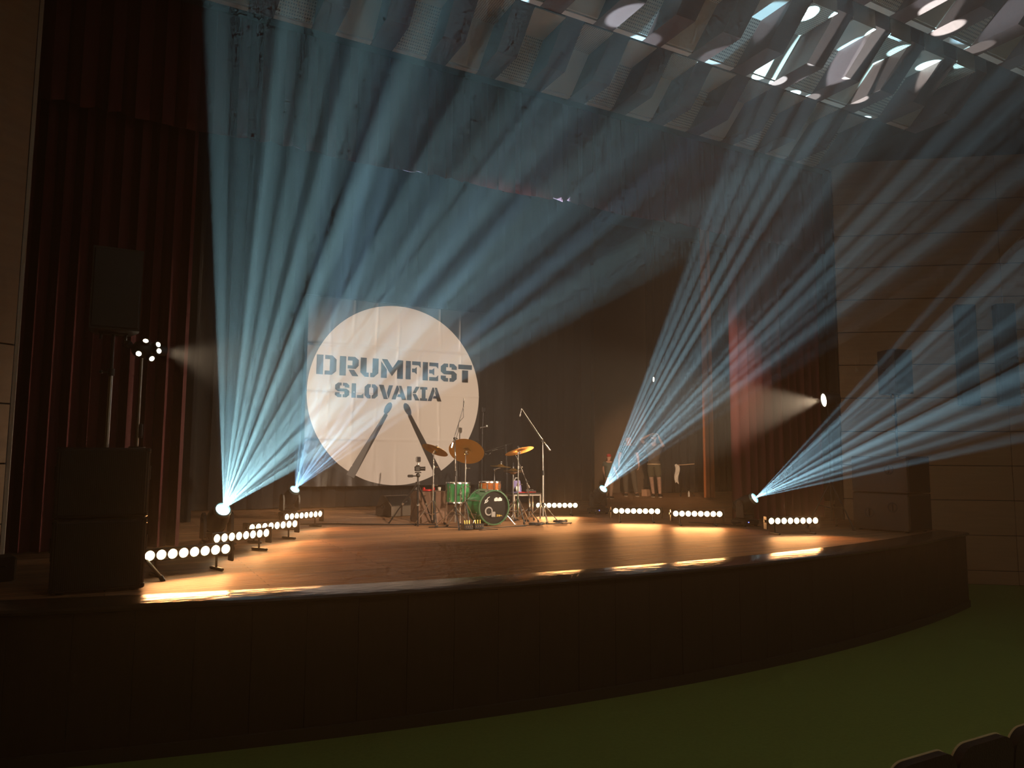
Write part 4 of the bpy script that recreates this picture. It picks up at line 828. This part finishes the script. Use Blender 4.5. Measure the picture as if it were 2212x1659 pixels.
    if shorts:
        fat(['pel'], [('wst', 'pel'), ('pel', 'lh'), ('lh', 'lk'), ('pel', 'rh'), ('rh', 'rk')], .034, 'shorts', mats['legs'], 'pel', {'wst': (0, 0, 1.08, .14), 'lh': (*N['lhp'][:3], .125), 'rh': (*N['rhp'][:3], .125), 'lk': (*mid('lhp', 'lkn', .95), .098), 'rk': (*mid('rhp', 'rkn', .95), .098)})
        MB().lathe([(.150*s, 0), (.185*s, 0), (.185*s, .03*s), (.150*s, .03*s)], (0, 0, .90*s), (0, 0, 1), 24, close=True).build('belt', M_BELT, t)
    else:
        fat(['pel', 'lhp', 'rhp', 'lkn', 'rkn', 'lcf', 'rcf'], [('wst', 'pel'), ('pel', 'lhp'), ('lhp', 'lkn'), ('lkn', 'lcf'), ('lcf', 'la'), ('pel', 'rhp'), ('rhp', 'rkn'), ('rkn', 'rcf'), ('rcf', 'ra')], .024, 'trousers', mats['legs'], 'pel', {'wst': (0, 0, 1.08, .14), 'la': (*feet['l'], .062), 'ra': (*feet['r'], .058)})
    for k, sg in (('l', -1), ('r', 1)):
        a = Vector(feet[k]); b = MB(); b.ball(((a.x+sg*.01)*s, (a.y-.07)*s, .045*s), (.055*s, .145*s, .05*s), 12); b.ball((a.x*s, a.y*s, .07*s), (.05*s, .06*s, .06*s), 10)
        for i, p in enumerate(b.v):
            if p.z < .0: p.z = .002
        sh_ = b.build('shoe', M_SHOE, t); MB().prism([((a.x+sg*.01+.056*math.cos(q*.5236))*s, (a.y-.07+.148*math.sin(q*.5236))*s) for q in range(12)], lambda x, y, z: Vector((x, y, z)), 0, .02*s).build('sole', M_SOLE, sh_)
    b = MB()
    if cap is not None:
        for i in range(1): b.ball(H(0, .012, 1.715), (.092*s, .104*s, .078*s), 16)
        b.ball(H(0, .005, 1.69), (.095*s, .107*s, .045*s), 16)
        b.bbox(H(0, -.13, 1.70), (.13*s, .09*s, .012*s), .005*s, Matrix.Rotation(headturn, 3, 'Z')); b.build('cap', cap, t)
    else: b.ball(H(0, .018, 1.715), (.090*s, .102*s, .078*s), 14); b.build('hair', M_HAIR, t)
    if beard: MB().ball(H(0, -.062, 1.575), (.062*s, .05*s, .055*s), 12).build('beard', M_HAIR, t)
    return t
FACE = math.atan2(-.63, .77)
person('bearded person in dark shirt, belt and knee-length shorts, both hands raised to the head', (14.46, 17.85), FACE, 1.08,
       {'l': ((-.36, -.14, 1.60), (-.15, -.18, 1.70), (.7, .1, .5)), 'r': ((.27, -.20, 1.42), (.16, -.14, 1.64), (-.3, .1, .9))},
       {'l': (-.07, -.03, .50), 'r': (.14, -.04, .50)}, {'l': (-.02, .03, .08), 'r': (.16, .02, .08)},
       {'skin': M_TATT, 'shirt': M_TSHIRT, 'legs': M_SHORTS}, headturn=-.5, cap=M_GREY, beard=True, shorts=True)
person('person in dark clothes standing half hidden in shadow left of the bearded person', (14.05, 18.55), FACE+.15, 1.05,
       {'l': ((-.27, .03, 1.16), (-.29, -.03, .92), (0, -.1, -1)), 'r': ((.27, .03, 1.16), (.29, -.03, .92), (0, -.1, -1))},
       {'l': (-.10, -.04, .50), 'r': (.15, -.05, .50)}, {'l': (-.08, .05, .08), 'r': (.22, -.02, .08)},
       {'skin': M_SKIN, 'shirt': M_NAVY, 'legs': M_JEANS})
person('small child with a red cap seen from behind, beside the right rear moving head', (12.62, 17.60), FACE+math.pi*.86, .72,
       {'l': ((-.25, -.05, 1.15), (-.27, -.18, .93), (0, -.4, -1)), 'r': ((.24, .03, 1.16), (.22, -.06, .92), (0, -.2, -1))},
       {'l': (-.10, -.04, .50), 'r': (.09, -.02, .50)}, {'l': (-.10, .03, .08), 'r': (.12, .03, .08)},
       {'skin': M_SKIN, 'shirt': M_TEAL, 'legs': M_PINK}, cap=M_REDCAP)
# small table with a white towel hanging from it
t = thing('stand_table', 'small stand with an orange-lit top and a white towel hanging from its edge', 'table', (15.75, 17.95, 0), FACE)
MB().prism([(-.22, -.18), (.30, -.10), (.30, .14), (-.22, .18)], lambda x, y, z: Vector((x, y, z+.08*x)), .965, .985).build('table_top', mat('pale_wood', (.55, .36, .2), .5), t, smooth=False)
MB().cyl((0, 0, .28), (0, 0, .97), .016, n=8).build('post', M_BLKM, t); tripod_legs(t, .32, .010, M_BLKM, spread=.28)
b = MB(); b.grid(6, 14, lambda u, v: Vector((-.30+.14*u*(1-.25*v)+.02*math.sin(v*7), -.205-.015*math.sin(v*13+u*6), .965-.56*v+.03*math.sin(u*5)))); b.build('towel', M_HEADW, t, ang=80)
t = thing('small_bottle', 'small white bottle on the floor of the right wing below the towel', 'bottle', (15.62, 17.62, 0)); MB().lathe([(.03, 0), (.032, .005), (.032, .12), (.015, .15), (.013, .165)], n=14).build('body', M_HEADW, t); MB().cyl((0, 0, .165), (0, 0, .185), .016, n=10).build('cap', M_GREY, t)
tag(MB().bbox((14.62, 18.42, .10), (.30, .18, .20), .01, Matrix.Rotation(.4, 3, 'Z')).bbox((14.62, 18.42, .205), (.31, .19, .012), .004, Matrix.Rotation(.4, 3, 'Z')).build('carton', mat('carton', (.5, .3, .2), .8)), 'small brown carton on the floor behind the bearded person', 'carton')
# hanging work lamp, a drop of cable above it
LW = Vector((13.95, 17.15, 3.48))
t = thing('work_lamp', 'small lit lamp hanging on a cable high above the people', 'lamp', LW)
MB().cyl((.012, 0, .10), (.012, 0, 5.82), .008, n=6).build('cable', M_CABLE, t); lampd = Vector((-.93, .36, 0)).normalized()
MB().lathe([(.015, -.08), (.045, -.06), (.085, -.01), (.088, .02), (.08, .02)], (0, 0, 0), lampd, 20).build('housing', M_BLK, t); MB().lathe([(.078, .012), (.07, .02), (.04, .026), (.01, .028)], (0, 0, 0), lampd, 20).build('lens', M_WARML, t)
# ================================================================ HALL SEATS IN THE FOREGROUND
M_SEATF = mat('dark_brown_upholstery', (.030, .018, .012), .85, 0, .2, 20, .2, 80)
M_PIPE = mat('pale_seat_piping', (.60, .50, .30), .4)
def seat():
    t = thing('theatre_seat', 'x', 'seat', group='row of hall seats nearest the camera')
    w, h = .245, .56; pr = [(-w, 0), (w, 0)]
    for i in range(9): a = math.pi/2*i/8; pr.append((w-.11+.11*math.cos(a), h-.11+.11*math.sin(a)))
    for i in range(9): a = math.pi/2*i/8; pr.append((-w+.11-.11*math.sin(a), h-.11+.11*math.cos(a)))
    f = lambda x, z, q: Vector((x, q-.10*(z/h)*.6, .31+z))
    MB().prism(pr, f, .0, .05).build('backrest', M_SEATF, t)
    top = [Vector((x, .052-.06*(z/h), .31+z)) for x, z in pr[2:]]
    MB().tube(top, .006, 6).build('piping', M_PIPE, t)
    MB().bbox((0, .25, .42), (.46, .44, .10), .04).build('seat_cushion', M_SEATF, t)
    for s in (-1, 1): MB().bbox((s*.225, .14, .16), (.03, .30, .32), .008).build('side_frame', M_BLKM, t)
    return t
st0 = seat()
names = ['theatre seat back at the very bottom right, the leftmost one showing', 'theatre seat back at the bottom right, second in the row', 'theatre seat back in the bottom right corner, cut off by the picture edge']
for i in range(3):
    o = st0 if i == 0 else copy_tree(st0); o.location = (3.58+.508*i, 2.42, HF); o['label'] = names[i]
